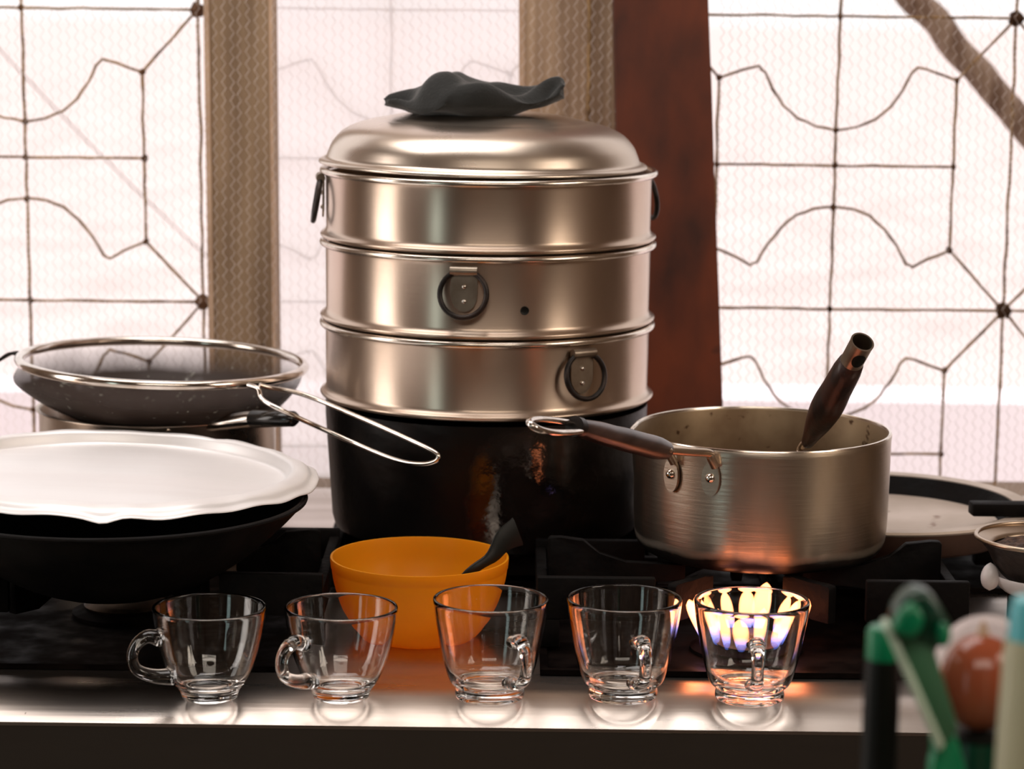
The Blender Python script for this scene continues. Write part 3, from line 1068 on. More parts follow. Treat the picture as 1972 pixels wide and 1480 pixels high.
# lid, a little askew
lidr = SR - 0.0035
lid = thing('steamer_cover', 'domed aluminium steamer lid with a dark cloth on top', 'lid', (SX - 0.0055, SY, z0_ - 0.0008), (0.0, 0.012, 0))
zt_ = zy(214) - z0_
pf = [(lidr - 0.010, 0.0005), (lidr + 0.002, 0.0015), (lidr + 0.0035, 0.0035), (lidr + 0.0015, 0.0055), (lidr - 0.003, 0.0075), (lidr - 0.0052, 0.0125),
      (lidr - 0.009, 0.021), (lidr - 0.0175, 0.0305), (lidr - 0.030, 0.0372), (lidr - 0.045, 0.0415), (lidr - 0.052, 0.0425), (lidr - 0.060, 0.0445), (lidr - 0.085, 0.0490),
      (0.035, zt_ - 0.0008), (0.012, zt_), (0, zt_)]
pf = smooth_profile(pf, 3)
obj('lid_dome', lathe(pf, 128), 'alu_lid', lid, sharp=1.5)
kb = lathe(smooth_profile([(0.006, zt_ - 0.001), (0.006, zt_ + 0.006), (0.014, zt_ + 0.010), (0.014, zt_ + 0.016), (0.006, zt_ + 0.020), (0, zt_ + 0.020)], 3), 24)
obj('lid_knob', kb, 'dark_plastic', lid)

# cloth over the lid knob
YC = 0.435
topl = [(744, 187), (752, 183), (775, 181), (795, 179), (815, 166), (838, 151), (862, 143), (882, 144), (902, 153), (925, 160), (955, 163), (990, 171), (1020, 172), (1045, 165), (1066, 157), (1079, 153), (1086, 160)]
botl = [(742, 203), (752, 206), (775, 209), (795, 217), (815, 221), (838, 223), (862, 224), (882, 225), (902, 226), (925, 225), (955, 223), (990, 218), (1020, 209), (1045, 203), (1066, 198), (1079, 193), (1085, 190)]
dep = [0.010, 0.016, 0.024, 0.036, 0.048, 0.056, 0.060, 0.060, 0.058, 0.055, 0.050, 0.042, 0.034, 0.028, 0.022, 0.019, 0.015]
tops = smooth_profile([(*P(x, y, YC), d) for (x, y), d in zip(topl, dep)], 5)
bots = smooth_profile([(*P(x, y, YC), d) for (x, y), d in zip(botl, dep)], 5)
bm = bmesh.new()
rings = []
NS = 56
zfloor = z0_ + zt_ * 0.985
for i, (tp, bt) in enumerate(zip(tops, bots)):
    cx_, cz_ = (tp[0] + bt[0]) / 2, (tp[2] + bt[2]) / 2
    hz = (tp[2] - bt[2]) / 2
    dd = tp[3]
    ring = []
    u = i / (len(tops) - 1)
    for k in range(NS):
        a = 2 * PI * k / NS
        ca, sa = math.cos(a), math.sin(a)
        y = YC + dd * ca
        z = cz_ + hz * (abs(sa) ** 0.8) * (1 if sa > 0 else -1)
        fold = 0.0068 * math.sin(5.2 * ca + 9 * u + 1.5) + 0.0042 * math.sin(9 * ca - 16 * u) + 0.004 * noise.noise(Vector((u * 5, ca * 3, sa)))
        amp = min(1, 6 * u, 6 * (1 - u)) * (0.35 + 0.65 * max(0, -ca))
        z += fold * amp * (1 if sa > 0 else 0.3)
        x = cx_ + 0.003 * noise.noise(Vector((u * 7, ca * 2.5, 3 + sa)))
        ring.append(bm.verts.new((x, y + 0.004 * noise.noise(Vector((u * 8, 4, a))), z)))
    rings.append(ring)
for a_, b_ in zip(rings, rings[1:]):
    for k in range(NS):
        bm.faces.new((a_[k], a_[(k + 1) % NS], b_[(k + 1) % NS], b_[k]))
bm.faces.new(rings[0]); bm.faces.new(list(reversed(rings[-1])))
cl = obj('folded_cloth', bm, 'cloth', sharp=1.6)
tag(cl, 'crumpled charcoal cloth lying on top of the domed steamer lid', 'cloth')

# ================================================================== saucepan
pc = Pz(1468, 826, 0.163)
PR = 248.0 * DEP(pc) / F
pb = T + 0.0565
ph = T + 0.163 - pb
pan = thing('saucepan', 'aluminium saucepan with long brown grip standing on the lit burner', 'saucepan', (pc.x, pc.y, pb))
out = smooth_profile([(PR - 0.030, 0.0), (PR - 0.014, 0.0015), (PR - 0.006, 0.007), (PR - 0.0025, 0.018), (PR - 0.0015, 0.035)], 4)
prof = [(0, 0)] + out + [(PR - 0.001, ph * 0.6), (PR - 0.0005, ph - 0.006), (PR, ph - 0.001), (PR - 0.0008, ph), (PR - 0.0028, ph), (PR - 0.0034, ph - 0.001)]
n_out = len(prof) - 1
prof += [(PR - 0.0034, ph * 0.6), (PR - 0.005, 0.018), (PR - 0.016, 0.004), (0, 0.003)]
bm = lathe(prof, 128, mat_from=n_out)
th0 = math.radians(180 + 2)   # pouring lip to the left
for v in bm.verts:
    a = math.atan2(v.co.y, v.co.x)
    d = (a - th0 + PI) % (2 * PI) - PI
    if v.co.z > ph - 0.020:
        k = max(0, 1 - (d / 0.20) ** 2)
        f = ((v.co.z - (ph - 0.020)) / 0.020) ** 2
        rr_ = math.hypot(v.co.x, v.co.y)
        sc2 = 1 + 0.005 / rr_ * k * f
        v.co.x *= sc2; v.co.y *= sc2
        v.co.z -= 0.0035 * k * f
obj('pan_body', bm, ('pan', 'pan_in'), pan, sharp=0.9)
bmr = lathe(torus_prof(PR - 0.0017, ph, 0.0014, 8), 128, closed=True)
for v in bmr.verts:
    a = math.atan2(v.co.y, v.co.x)
    d = (a - th0 + PI) % (2 * PI) - PI
    k = max(0, 1 - (d / 0.20) ** 2)
    rr_ = math.hypot(v.co.x, v.co.y)
    v.co.x *= 1 + 0.005 / rr_ * k; v.co.y *= 1 + 0.005 / rr_ * k; v.co.z -= 0.0035 * k
obj('pan_rim', bmr, 'alu_rim', pan)


def on_pan(px, py, off=0.0):
    """point on the pan's front wall seen at px, py, in the pan's own frame"""
    d = ray(px, py).normalized()
    o_ = CAM - pan.location
    R_ = PR + off
    A = d.x ** 2 + d.y ** 2
    B = o_.x * d.x + o_.y * d.y
    Cc = o_.x ** 2 + o_.y ** 2 - R_ ** 2
    t = (-B - math.sqrt(B * B - A * Cc)) / A
    return o_ + d * t


he = P(1112, 822, -0.005) - pan.location       # where the grip ends towards the loop
hs = P(1280, 866, 0.118) - pan.location         # where the grip starts
loop_end = P(1024, 819, -0.085) - pan.location
for (px_, py_, k) in ((1292, 912, 0), (1368, 920, 1)):
    a = on_pan(px_, py_, 0.0022)
    nrm = Vector((a.x, a.y, 0)).normalized()
    tan = Vector((-nrm.y, nrm.x, 0))
    # oval ear plate
    pl = bmesh.new()
    A = []; B = []
    for q in range(20):
        t = 2 * PI * q / 20
        off = tan * (0.0080 * math.cos(t)) + Vector((0, 0, 0.0145 * math.sin(t) - 0.001))
        A.append(pl.verts.new(a + off - nrm * 0.0022)); B.append(pl.verts.new(a + off + nrm * 0.0003))
    pl.faces.new(A); pl.faces.new(list(reversed(B)))
    for q in range(20):
        pl.faces.new((A[q], B[q], B[(q + 1) % 20], A[(q + 1) % 20]))
    ear = obj('handle_ear', pl, 'pan', pan, sharp=0.6)
    obj('rivet', blob(0.0042, None, a + nrm * 0.0003, (1, 1, 1), 14), 'chrome', ear)
    start = a + Vector((0, 0, 0.010)) + nrm * 0.001 + tan * 0.0045
    side = (hs - he).cross(Vector((0, 0, 1))).normalized() * (0.0042 if k else -0.0042)
    endp = hs - side * 1.0
    bend = a + Vector((0, 0, 0.022)) + nrm * 0.007 + tan * 0.001
    pts = smooth_profile([tuple(start), tuple(bend.lerp(start, 0.35)), tuple(bend), tuple(bend.lerp(endp, 0.35)), tuple(endp), tuple(endp.lerp(he, 0.1))], 5)
    obj('handle_wire', tube(pts, 0.0036, 12), 'sieve_rim', pan)
dirn = (he - hs).normalized()
gp = [hs.lerp(he, i / 12) for i in range(13)]
gr = [0.0078, 0.0092, 0.0096] + [0.0094] * 4 + [0.0088] * 3 + [0.0082, 0.0074, 0.0062]
obj('handle_grip', tube(gp, gr, 20, flat=(1.05, 1.0)), 'brown_sleeve', pan, sharp=1.0)
obj('grip_collar', tube([he - dirn * 0.003, he + dirn * 0.005], 0.0080, 16), 'blackmetal', pan)
sd = dirn.cross(Vector((0, 0, 1))).normalized()
lp = []
mid = he.lerp(loop_end, 0.5)
LL = (loop_end - he).length
for i in range(25):
    t = i / 24
    a = PI * t
    along = math.sin(a) ** 0.6 * LL
    w = 0.0120 * math.cos(a) * (0.40 + 0.60 * math.sin(a) ** 0.5)
    lp.append(he + dirn * along + (loop_end - he - dirn * LL) * (along / LL) + (sd * 0.85 + Vector((0, 0, 0.5))) * w)
obj('hanging_loop', tube(lp, 0.0027, 12), 'chrome', pan)

# upright tool with a dark wooden grip in the pan
ta = P(1661, 658, 0.145); tb = P(1556, 850, 0.225)
ax = (ta - tb)
LT = ax.length
axn = ax.normalized()
tool = thing('ladle', 'dark wooden ladle handle with metal end leaning out of the saucepan', 'ladle', tuple(tb))
rot = Vector((0, 0, 1)).rotation_difference(axn).to_matrix()


def tpart(name, bm, mat, **k):
    bmesh.ops.rotate(bm, verts=bm.verts, cent=(0, 0, 0), matrix=rot)
    return obj(name, bm, mat, tool, **k)


tpart('wooden_grip', lathe(smooth_profile([(0, -0.006), (0.0048, -0.003), (0.0076, 0.010), (0.0112, 0.026), (0.0133, 0.042), (0.0137, 0.054), (0.0128, 0.068), (0.0106, LT - 0.026), (0.0, LT - 0.026)], 3), 28), 'wood_dark', sharp=1.0)
fer = lathe([(0.0096, LT - 0.0275), (0.0097, LT - 0.004), (0.0100, LT), (0.0086, LT), (0.0084, LT - 0.004), (0.0083, LT - 0.0262), (0, LT - 0.0262)], 32)
tpart('metal_end_cap', fer, 'bracket', sharp=1.0)
# hanging hole of the end cap: dark oval on the side towards the viewer
view = (CAM - ta).normalized()
vl = rot.transposed() @ view
ang = math.atan2(vl.y, vl.x) + 0.55
hol = bmesh.new()
A = []
for q in range(20):
    t = 2 * PI * q / 20
    th = ang + 0.60 * math.cos(t)
    zz = LT - 0.0135 + 0.0072 * math.sin(t)
    A.append(hol.verts.new((0.01005 * math.cos(th), 0.01005 * math.sin(th), zz)))
ctr = hol.verts.new((0.0102 * math.cos(ang), 0.0102 * math.sin(ang), LT - 0.0135))
for q in range(20):
    hol.faces.new((A[q], A[(q + 1) % 20], ctr))
tpart('hanging_hole', hol, 'black')
cb = Vector((pan.location.x + 0.018, pan.location.y + 0.012, T + 0.075)) - tb
pts = smooth_profile([tuple(axn * 0.004), tuple(-axn * 0.012 + Vector((-0.003, 0, 0))), tuple(Vector((-0.010, 0.004, -0.035))), tuple(cb + Vector((-0.015, 0, 0.02))), tuple(cb)], 5)
obj('ladle_shaft', tube(pts, 0.0032, 10), 'chrome', tool)
obj('ladle_bowl', lathe(smooth_profile([(0, -0.010), (0.016, -0.007), (0.026, 0.002), (0.029, 0.010), (0.0275, 0.010), (0.024, 0.003), (0.015, -0.005), (0, -0.008)], 2), 32), 'chrome', tool, loc=cb)

# ================================================================== orange bowl and spoon
oc = Pz(808, 1071, 0.069)
OR = 172.0 * DEP(oc) / F
bw_ = thing('plastic_bowl', 'orange plastic bowl with a black spoon, behind the glass cups', 'bowl', (oc.x, oc.y, T + 0.0004))
prof = smooth_profile([(0, 0.003), (OR * 0.46, 0.002), (OR * 0.50, 0.0), (OR * 0.56, 0.0005), (OR * 0.66, 0.0065), (OR * 0.80, 0.019), (OR * 0.90, 0.033), (OR * 0.965, 0.050), (OR * 0.985, 0.060)], 4)
prof += [(OR * 0.992, 0.0605), (OR * 1.0, 0.067), (OR * 0.998, 0.069), (OR * 0.975, 0.069), (OR * 0.968, 0.067)]
prof += smooth_profile([(OR * 0.955, 0.056), (OR * 0.93, 0.046), (OR * 0.86, 0.031), (OR * 0.74, 0.018), (OR * 0.58, 0.009), (OR * 0.3, 0.006), (0, 0.006)], 4)
obj('bowl_body', lathe(prof, 96), 'orange', bw_, sharp=1.2)
# spoon: handle rises over the right rim
s0 = P(902, 1104, oc.y - 0.02); s1 = P(946, 1072, oc.y - 0.005); s2 = P(970, 1040, oc.y + 0.01); s3 = P(997, 1023, oc.y + 0.02)
inner = Vector((oc.x + 0.005, oc.y - 0.005, T + 0.013))
sp = thing('spoon', 'black plastic spoon resting in the orange bowl', 'spoon', tuple(inner))
cl_ = [Vector(p) - inner for p in smooth_profile([tuple(inner + Vector((0.006, 0, 0.001))), tuple(inner.lerp(s0, 0.5) + Vector((0, 0, -0.002))), tuple(s0), tuple(s1), tuple(s2), tuple(s3)], 5)]
bm = bmesh.new()
nn = len(cl_)
wd = [0.0042 + 0.0085 * max(0, (i / (nn - 1) - 0.55) / 0.45) ** 0.8 for i in range(nn)]
rings = []
for i, p in enumerate(cl_):
    t = (cl_[min(i + 1, nn - 1)] - cl_[max(i - 1, 0)]).normalized()
    s = Vector((0.75, 0.35, -0.75)); s = (s - t * s.dot(t)).normalized()
    n_ = t.cross(s)
    w = wd[i]; h = 0.0014
    rings.append([bm.verts.new(p + s * w * x + n_ * h * y) for x, y in ((-1, -0.4), (-0.8, -1), (0.8, -1), (1, -0.4), (1, 0.4), (0.8, 1), (-0.8, 1), (-1, 0.4))])
for a_, b_ in zip(rings, rings[1:]):
    for k in range(8):
        bm.faces.new((a_[k], a_[(k + 1) % 8], b_[(k + 1) % 8], b_[k]))
bm.faces.new(rings[0]); bm.faces.new(list(reversed(rings[-1])))
obj('spoon_handle', bm, 'black', sp, sharp=0.8)
sb_ = lathe(smooth_profile([(0, -0.004), (0.010, -0.003), (0.016, 0.002), (0.0148, 0.002), (0.009, -0.0018), (0, -0.0027)], 2), 24)
bmesh.ops.scale(sb_, verts=sb_.verts, vec=(1.35, 0.95, 1))
obj('spoon_bowl', sb_, 'dark_plastic', sp, loc=(-0.012, 0, 0))

# ================================================================== glass cups
PA_out = [(0.0190, 0.0), (0.0212, 0.0008), (0.0220, 0.0035), (0.0235, 0.0070), (0.0275, 0.0125), (0.0325, 0.022), (0.0368, 0.034), (0.0398, 0.047), (0.0422, 0.060), (0.0433, 0.0705)]
PA_in = [(0.0408, 0.0705), (0.0398, 0.060), (0.0375, 0.047), (0.0344, 0.034), (0.0300, 0.022), (0.0245, 0.0135), (0.0185, 0.0100), (0.0100, 0.0088), (0, 0.0085)]
PB_out = [(0.0240, 0.0), (0.0262, 0.0010), (0.0268, 0.0040), (0.0264, 0.0082), (0.0272, 0.0100), (0.0305, 0.0128), (0.0335, 0.0200), (0.0372, 0.034), (0.0402, 0.049), (0.0428, 0.064), (0.0443, 0.0772)]
PB_in = [(0.0418, 0.0772), (0.0404, 0.064), (0.0378, 0.049), (0.0348, 0.034), (0.0308, 0.021), (0.0260, 0.0155), (0.0190, 0.0130), (0.0100, 0.0120), (0, 0.0118)]


def cup_mesh(o_, i_, foot):
    h = o_[-1][1]
    ro, ri = o_[-1][0], i_[0][0]
    rim = [((ro + ri) / 2 + (ro - ri) / 2 * math.cos(a), h + 0.0013 * math.sin(a)) for a in (PI * 0.2, PI * 0.4, PI * 0.6, PI * 0.8)]
    und = [(0, 0.0028), (foot * 0.6, 0.0026), (foot * 0.9, 0.0012)]
    pr = und + smooth_profile(o_, 3) + rim + smooth_profile(i_, 3)
    return lathe(pr, 112)


def handle_mesh(pa, pb_, bulge, h_top, h_bot, r0=0.0042):
    """glass ear in the local x-z plane, bulging to +x"""
    pts = smooth_profile([(pa - 0.0010, 0, h_top), (pa + bulge * 0.45, 0, h_top + 0.0030), (pa + bulge * 0.88, 0, h_top - 0.0035), (pa + bulge * 1.0, 0, (h_top * 0.55 + h_bot * 0.45)),
                          (pa + bulge * 0.80, 0, h_bot + 0.0065), (pb_ + (pa + bulge - pb_) * 0.42, 0, h_bot + 0.0005), (pb_ - 0.0008, 0, h_bot - 0.001)], 6)
    n_ = len(pts)
    rr = [r0 * (1.25 - 0.45 * math.sin(PI * min(1, i / (n_ - 1) * 1.05))) for i in range(n_)]
    return tube(pts, rr, 16, flat=(1.25, 0.95))


protoA = protoB = None
cups = [
    ('A', 404, 1342, math.radians(203), 'leftmost glass cup on the steel edge, ear handle pointing left'),
    ('A', 657, 1342, math.radians(226), 'second glass cup from the left, overlapping the orange bowl, rounded foot'),
    ('B', 943, 1342, math.radians(-62), 'middle glass cup with a foot, handle turned to the front right'),
    ('B', 1199, 1341, math.radians(-76), 'fourth glass cup from the left, between bowl and flame, handle slightly right of front'),
    ('B', 1443, 1345, math.radians(-90), 'rightmost glass cup glowing orange before the flame, handle facing front'),
]
protos = {}
for kind, px_, py_, ang, lab in cups:
    p = Pz(px_, py_, 0)
    if kind not in protos:
        t = thing('glass_cup', lab, 'cup', (p.x, p.y, T + 0.0003), (0, 0, ang), 'row of clear glass cups')
        if kind == 'A':
            obj('cup_body', cup_mesh(PA_out, PA_in, 0.021), 'glass', t, sharp=2.5)
            obj('handle', handle_mesh(0.0388, 0.0298, 0.0215, 0.0490, 0.0200, 0.0054), 'glass', t, sharp=2.5)
        else:
            obj('cup_body', cup_mesh(PB_out, PB_in, 0.026), 'glass', t, sharp=2.5)
            obj('handle', handle_mesh(0.0400, 0.0335, 0.0190, 0.0530, 0.0210, 0.0047), 'glass', t, sharp=2.5)
        protos[kind] = t
    else:
        src = protos[kind]
        t = src.copy()
        C.objects.link(t)
        t.location = (p.x, p.y, T + 0.0003)
        t.rotation_euler = (0, 0, ang)
        t['label'] = lab
        for ch in list(src.children):
            c_ = ch.copy()
            C.objects.link(c_)
            c_.parent = t

# ================================================================== wok and its lid
wc = Pz(215, 962, 0.118)
WR = 372.0 * DEP(wc) / F
wz = T + 0.036
wh = T + 0.118 - wz
wok = thing('wok', 'wide black iron wok under a dented bright lid', 'wok', (wc.x, wc.y, wz))
prof = []
for i in range(14):
    t = i / 13
    r = WR * t
    prof.append((r, wh * t ** 2.2))
prof += [(WR + 0.0012, wh + 0.0010), (WR, wh + 0.0022)]
for i in range(13, -1, -1):
    t = i / 13
    prof.append(((WR - 0.0025) * t, wh * t ** 2.2 + 0.0030))
prof[-1] = (0, 0.003)
obj('wok_body', lathe(prof, 128), 'wok', wok, sharp=1.0)
obj('wok_rim', lathe(torus_prof(WR + 0.0004, wh + 0.0012, 0.0018, 8), 128, closed=True), 'iron', wok)

lc = Pz(212, 922, 0.126)
LR = 402.0 * DEP(lc) / F
lz = lc.z
wl = thing('wok_cover', 'dented bright aluminium lid with wavy flange covering the black wok', 'lid', (lc.x, lc.y, lz + 0.002), (0, 0.028, 0))
RI = 342.0 * DEP(lc) / F
prof = [(0, 0.0030), (RI * 0.3, 0.0028), (RI * 0.6, 0.0022), (RI * 0.85, 0.0010), (RI * 0.95, 0.0), (RI * 0.985, 0.0004), (RI, 0.0050), (RI + 0.002, 0.0092), (RI + 0.005, 0.0108), (RI + 0.009, 0.0105),
        (RI + 0.016, 0.0085), (LR - 0.006, 0.0050), (LR - 0.001, 0.0034), (LR, 0.0022)]
prof = smooth_profile(prof, 3)
bm = lathe(prof, 180)
rl = random.Random(11)
for v in bm.verts:
    r = math.hypot(v.co.x, v.co.y)
    a = math.atan2(v.co.y, v.co.x)
    k = max(0, (r - RI) / (LR - RI))
    wv = 0.0011 * math.sin(7 * a + 0.6) + 0.0009 * math.sin(19 * a + 2) + 0.0016 * noise.noise(Vector((math.cos(a) * 3, math.sin(a) * 3, 1)))
    dent = -0.0045 * math.exp(-((a + math.radians(83)) / 0.07) ** 2) - 0.004 * math.exp(-((a - math.radians(62)) / 0.05) ** 2)
    v.co.z += (wv + dent) * k
    sc2 = 1 + 0.010 * k * noise.noise(Vector((math.cos(a) * 4, math.sin(a) * 4, 5)))
    v.co.x *= sc2; v.co.y *= sc2
    v.co.z += 0.0012 * noise.noise(Vector((v.co.x * 14, v.co.y * 14, 0))) * (1 - k)
lb = obj('lid_plate', bm, 'lid', wl, sharp=2.5)
md = lb.modifiers.new('thickness', 'SOLIDIFY')
md.thickness = 0.0009
md.offset = -1

# ================================================================== strainer over a steel pot
stp = Pz(304, 782, 0.137)
SPR = 226.0 * DEP(stp) / F
spot = thing('stainless_pot', 'stainless pot with a black handle standing under the wire strainer', 'pot', (stp.x, stp.y, T + 0.0005))
hh = 0.137
prof = [(0, 0), (SPR - 0.012, 0), (SPR - 0.003, 0.004), (SPR, 0.014), (SPR, hh - 0.004), (SPR + 0.003, hh - 0.001), (SPR + 0.003, hh), (SPR, hh + 0.0005), (SPR - 0.002, hh - 0.002), (SPR - 0.002, 0.014), (0, 0.002)]
obj('pot_body', lathe(prof, 96), 'alu_lid', spot, sharp=0.9)
# handle towards the right front
h0 = P(318, 826, stp.y - SPR * 0.97) - spot.location
h1 = P(388, 818, 0.415) - spot.location
h2 = P(487, 806, 0.385) - spot.location
h3 = P(570, 806, 0.360) - spot.location
obj('handle_shank', tube([h0, h0.lerp(h1, 0.5), h1], [0.0028, 0.0035, 0.0045], 12, flat=(1.4, 0.8)), 'chrome', spot)
obj('handle_sleeve', tube([h1, h1.lerp(h2, 0.1), h1.lerp(h2, 0.9), h2], [0.0045, 0.0068, 0.0082, 0.0078], 16, flat=(1.2, 0.95)), 'chrome', spot, sharp=0.9)
obj('handle_grip', tube([h2.lerp(h3, -0.05), h2.lerp(h3, 0.03), h2.lerp(h3, 0.5), h2.lerp(h3, 0.93), h3], [0.0065, 0.0088, 0.0080, 0.0076, 0.0050], 20, flat=(1.2, 0.95)), 'dark_plastic', spot, sharp=1.2)

srp = Pz(313, 697, 0.181)
RR = 272.0 * DEP(srp) / F
stn = thing('wire_strainer', 'large round wire strainer with long loop handle resting over the stainless pot', 'strainer', tuple(srp), (0.0, 0.034, 0))
obj('strainer_rim', lathe(torus_prof(RR, 0, 0.0045, 14), 128, closed=True), 'chrome', stn)
prof = smooth_profile([(RR - 0.002, -0.002), (RR - 0.003, -0.012), (RR - 0.010, -0.024), (RR - 0.022, -0.036), (RR - 0.045, -0.048), (RR * 0.45, -0.058), (0, -0.062)], 4)
bm = lathe(prof, 96)
for v in bm.verts:
    a = math.atan2(v.co.y, v.co.x)
    k = min(1, -v.co.z / 0.02)
    n_ = noise.noise(Vector((math.cos(a) * 2.2, math.sin(a) * 2.2, v.co.z * 12)))
    r = math.hypot(v.co.x, v.co.y)
    if r > 1e-5:
        d = (a + PI * 0.97 + PI) % (2 * PI) - PI
        bulge = 0.014 * math.exp(-(d / 0.30) ** 2) * math.exp(-((v.co.z + 0.022) / 0.012) ** 2)
        f = 1 + (0.006 * n_ * k + bulge) / r
        v.co.x *= f; v.co.y *= f
obj('strainer_mesh', bm, 'gauze', stn, sharp=3.0)
# loop handle: two wires from the front right of the rim, bent down, joined by a bow
inv = (Matrix.Translation(srp) @ Matrix.Rotation(0.034, 4, 'Y')).inverted()


def sp_(px, py, Y):
    return tuple(inv @ P(px, py, Y))


ya = srp.y - RR * 0.92
wire = [sp_(478, 741, ya - 0.004), sp_(500, 747, ya - 0.012), sp_(499, 768, ya - 0.016), sp_(540, 789, ya - 0.035), sp_(640, 834, 0.352), sp_(750, 882, 0.306), sp_(790, 892, 0.292),
        sp_(822, 893, 0.282), sp_(842, 887, 0.276), sp_(846, 877, 0.276), sp_(832, 866, 0.280), sp_(700, 806, 0.330), sp_(600, 764, 0.372), sp_(560, 752, ya + 0.006), sp_(524, 748, ya + 0.002), sp_(500, 741, ya - 0.003)]
ws = []
for i in range(len(wire) - 1):
    a_, b_ = Vector(wire[i]), Vector(wire[i + 1])
    for k in range(4):
        ws.append(a_.lerp(b_, k / 4))
ws.append(Vector(wire[-1]))
for _ in range(3):
    ws = [ws[0]] + [(ws[i - 1] + ws[i] * 2 + ws[i + 1]) / 4 for i in range(1, len(ws) - 1)] + [ws[-1]]
obj('loop_handle', tube(ws, 0.0022, 10), 'chrome', stn)
hk = [(-RR - 0.001, 0.004, 0.0), (-RR - 0.012, 0.002, 0.001), (-RR - 0.024, 0, -0.008), (-RR - 0.036, 0, -0.016), (-RR - 0.038, 0.012, -0.017), (-RR - 0.024, 0.016, -0.008), (-RR - 0.010, 0.016, 0.0), (-RR + 0.0, 0.012, 0)]
obj('rest_hook', tube(smooth_profile(hk, 4), 0.0016, 8), 'blackmetal', stn)

# ================================================================== griddle, bar, coffee sieve at the back right
gc = Pz(1690, 962, 0.073)
GR = 292.0 * DEP(gc) / F
gz = T + 0.0437
gh = 0.073 + T - gz
gd = thing('griddle_pan', 'pale round shallow pan with shade-painted black inner wall on the rear right burner', 'pan', (gc.x, gc.y, gz))
obj('pan_side', lathe([(0, 0), (GR - 0.022, 0), (GR - 0.008, 0.006), (GR - 0.001, gh - 0.0040), (GR - 0.004, gh - 0.0040), (GR - 0.0035, gh - 0.005), (GR - 0.024, 0.004), (0, 0.003)], 96), 'griddle_side', gd, sharp=0.9)
obj('pan_rim', lathe([(GR - 0.0005, gh - 0.0038), (GR + 0.001, gh - 0.002), (GR, gh), (GR - 0.014, gh - 0.0003), (GR - 0.0145, gh - 0.003)], 96, closed=True), 'griddle', gd, sharp=0.9)
obj('inner_wall', lathe([(GR - 0.0148, gh - 0.0010), (GR - 0.0148, gh - 0.0035), (GR - 0.027, gh - 0.0170), (GR - 0.029, gh - 0.0170), (GR - 0.0165, gh - 0.0010)], 96, closed=True), 'iron', gd, sharp=0.9)  # black puts the shade inside the rim into the colour
obj('pan_floor', lathe([(0, gh - 0.0180), (GR - 0.0292, gh - 0.0180), (GR - 0.0292, gh - 0.0165), (0, gh - 0.0165)], 96), 'griddle', gd, sharp=0.9)
ba = Pz(1869, 980, 0.0740 + 0.0052)
bmb = box(0, 0.22, -0.009, 0.009, -0.0050, 0.0065, bevel=0.0015)
bar = obj('iron_bar', bmb, 'iron', loc=(ba.x, ba.y, ba.z))
bar.rotation_euler = (0, 0.012, 0.08)
tag(bar, 'black flat iron bar lying across the pale griddle at the right edge', 'iron bar')
# black trivet ring on the stove at the right
rc = Pz(1900, 1060, 0.004)

# coffee sieve on a copper-coloured pot
kc = Pz(2012, 1034, 0.092)
KR = 130.0 * DEP(kc) / F
siv = thing('coffee_sieve', 'metal sieve bowl heaped with coffee grounds at the right edge', 'sieve', tuple(kc))
obj('sieve_rim', lathe(torus_prof(KR, 0, 0.0019, 10), 80, closed=True), 'sieve_rim', siv)
obj('sieve_flange', lathe(smooth_profile([(KR, 0.0), (KR - 0.006, -0.0035), (KR - 0.013, -0.007), (KR - 0.0125, -0.0085), (KR - 0.006, -0.0055), (KR - 0.0002, -0.0018)], 2), 80), 'sieve_rim', siv)
obj('sieve_bowl', lathe(smooth_profile([(KR - 0.001, -0.0022), (KR - 0.009, -0.011), (KR - 0.017, -0.026), (KR - 0.028, -0.037), (0.010, -0.043), (0, -0.0435)], 4), 80), 'sieve_bowl', siv)
bm = lathe(smooth_profile([(0, -0.004), (KR * 0.3, -0.004), (KR * 0.55, -0.0055), (KR - 0.0135, -0.0088)], 5), 72)
for v in bm.verts:
    v.co.z += 0.0022 * noise.noise(v.co * 160) + 0.0012 * noise.noise(v.co * 420)
o = obj('coffee_grounds', bm, 'coffee', siv, smooth=False)
o['kind'] = 'stuff'
pot = thing('copper_mug', 'copper-coloured mug with white spout under the coffee sieve', 'mug', (kc.x + 0.004, kc.y, T + 0.0004))
obj('mug_body', lathe([(0, 0), (0.030, 0), (0.032, 0.003), (0.0325, 0.044), (0.0310, 0.044), (0.0305, 0.004), (0, 0.003)], 64), 'copper', pot, sharp=0.9)
obj('mug_collar', lathe(smooth_profile([(0.0300, 0.0442), (0.0360, 0.046), (0.0440, 0.0535), (0.0462, 0.0600), (0.0445, 0.0602), (0.0420, 0.055), (0.0345, 0.049), (0.0300, 0.0475)], 2), 64), 'white', pot, sharp=1.2)
lpz = lathe(smooth_profile([(0, 0.012), (0.005, 0.008), (0.0078, 0.0), (0.0060, -0.008), (0, -0.012)], 3), 20)
obj('mug_spout', lpz, 'white', pot, loc=(-0.0500, -0.010, 0.060))

# ================================================================== close, out of focus things on a worktable before the stove
tbl = thing('worktable', 'brown wooden worktable before the stove holding the green tools', 'table', (0.2, -0.85, 0))
for (nm, b6) in (('table_top', (-0.5, 0.5, -0.28, 0.28, T - 0.06, T - 0.03)), ('leg', (-0.48, -0.43, -0.26, -0.21, 0, T - 0.0605)), ('leg', (0.43, 0.48, -0.26, -0.21, 0, T - 0.0605)),
                 ('leg', (-0.48, -0.43, 0.21, 0.26, 0, T - 0.0605)), ('leg', (0.43, 0.48, 0.21, 0.26, 0, T - 0.0605))):
    obj(nm, box(*b6), 'table', tbl, smooth=False)
TZ = T - 0.0298
Y1 = -0.70


def ff(px, py, Y=Y1):
    return P(px, py, Y)


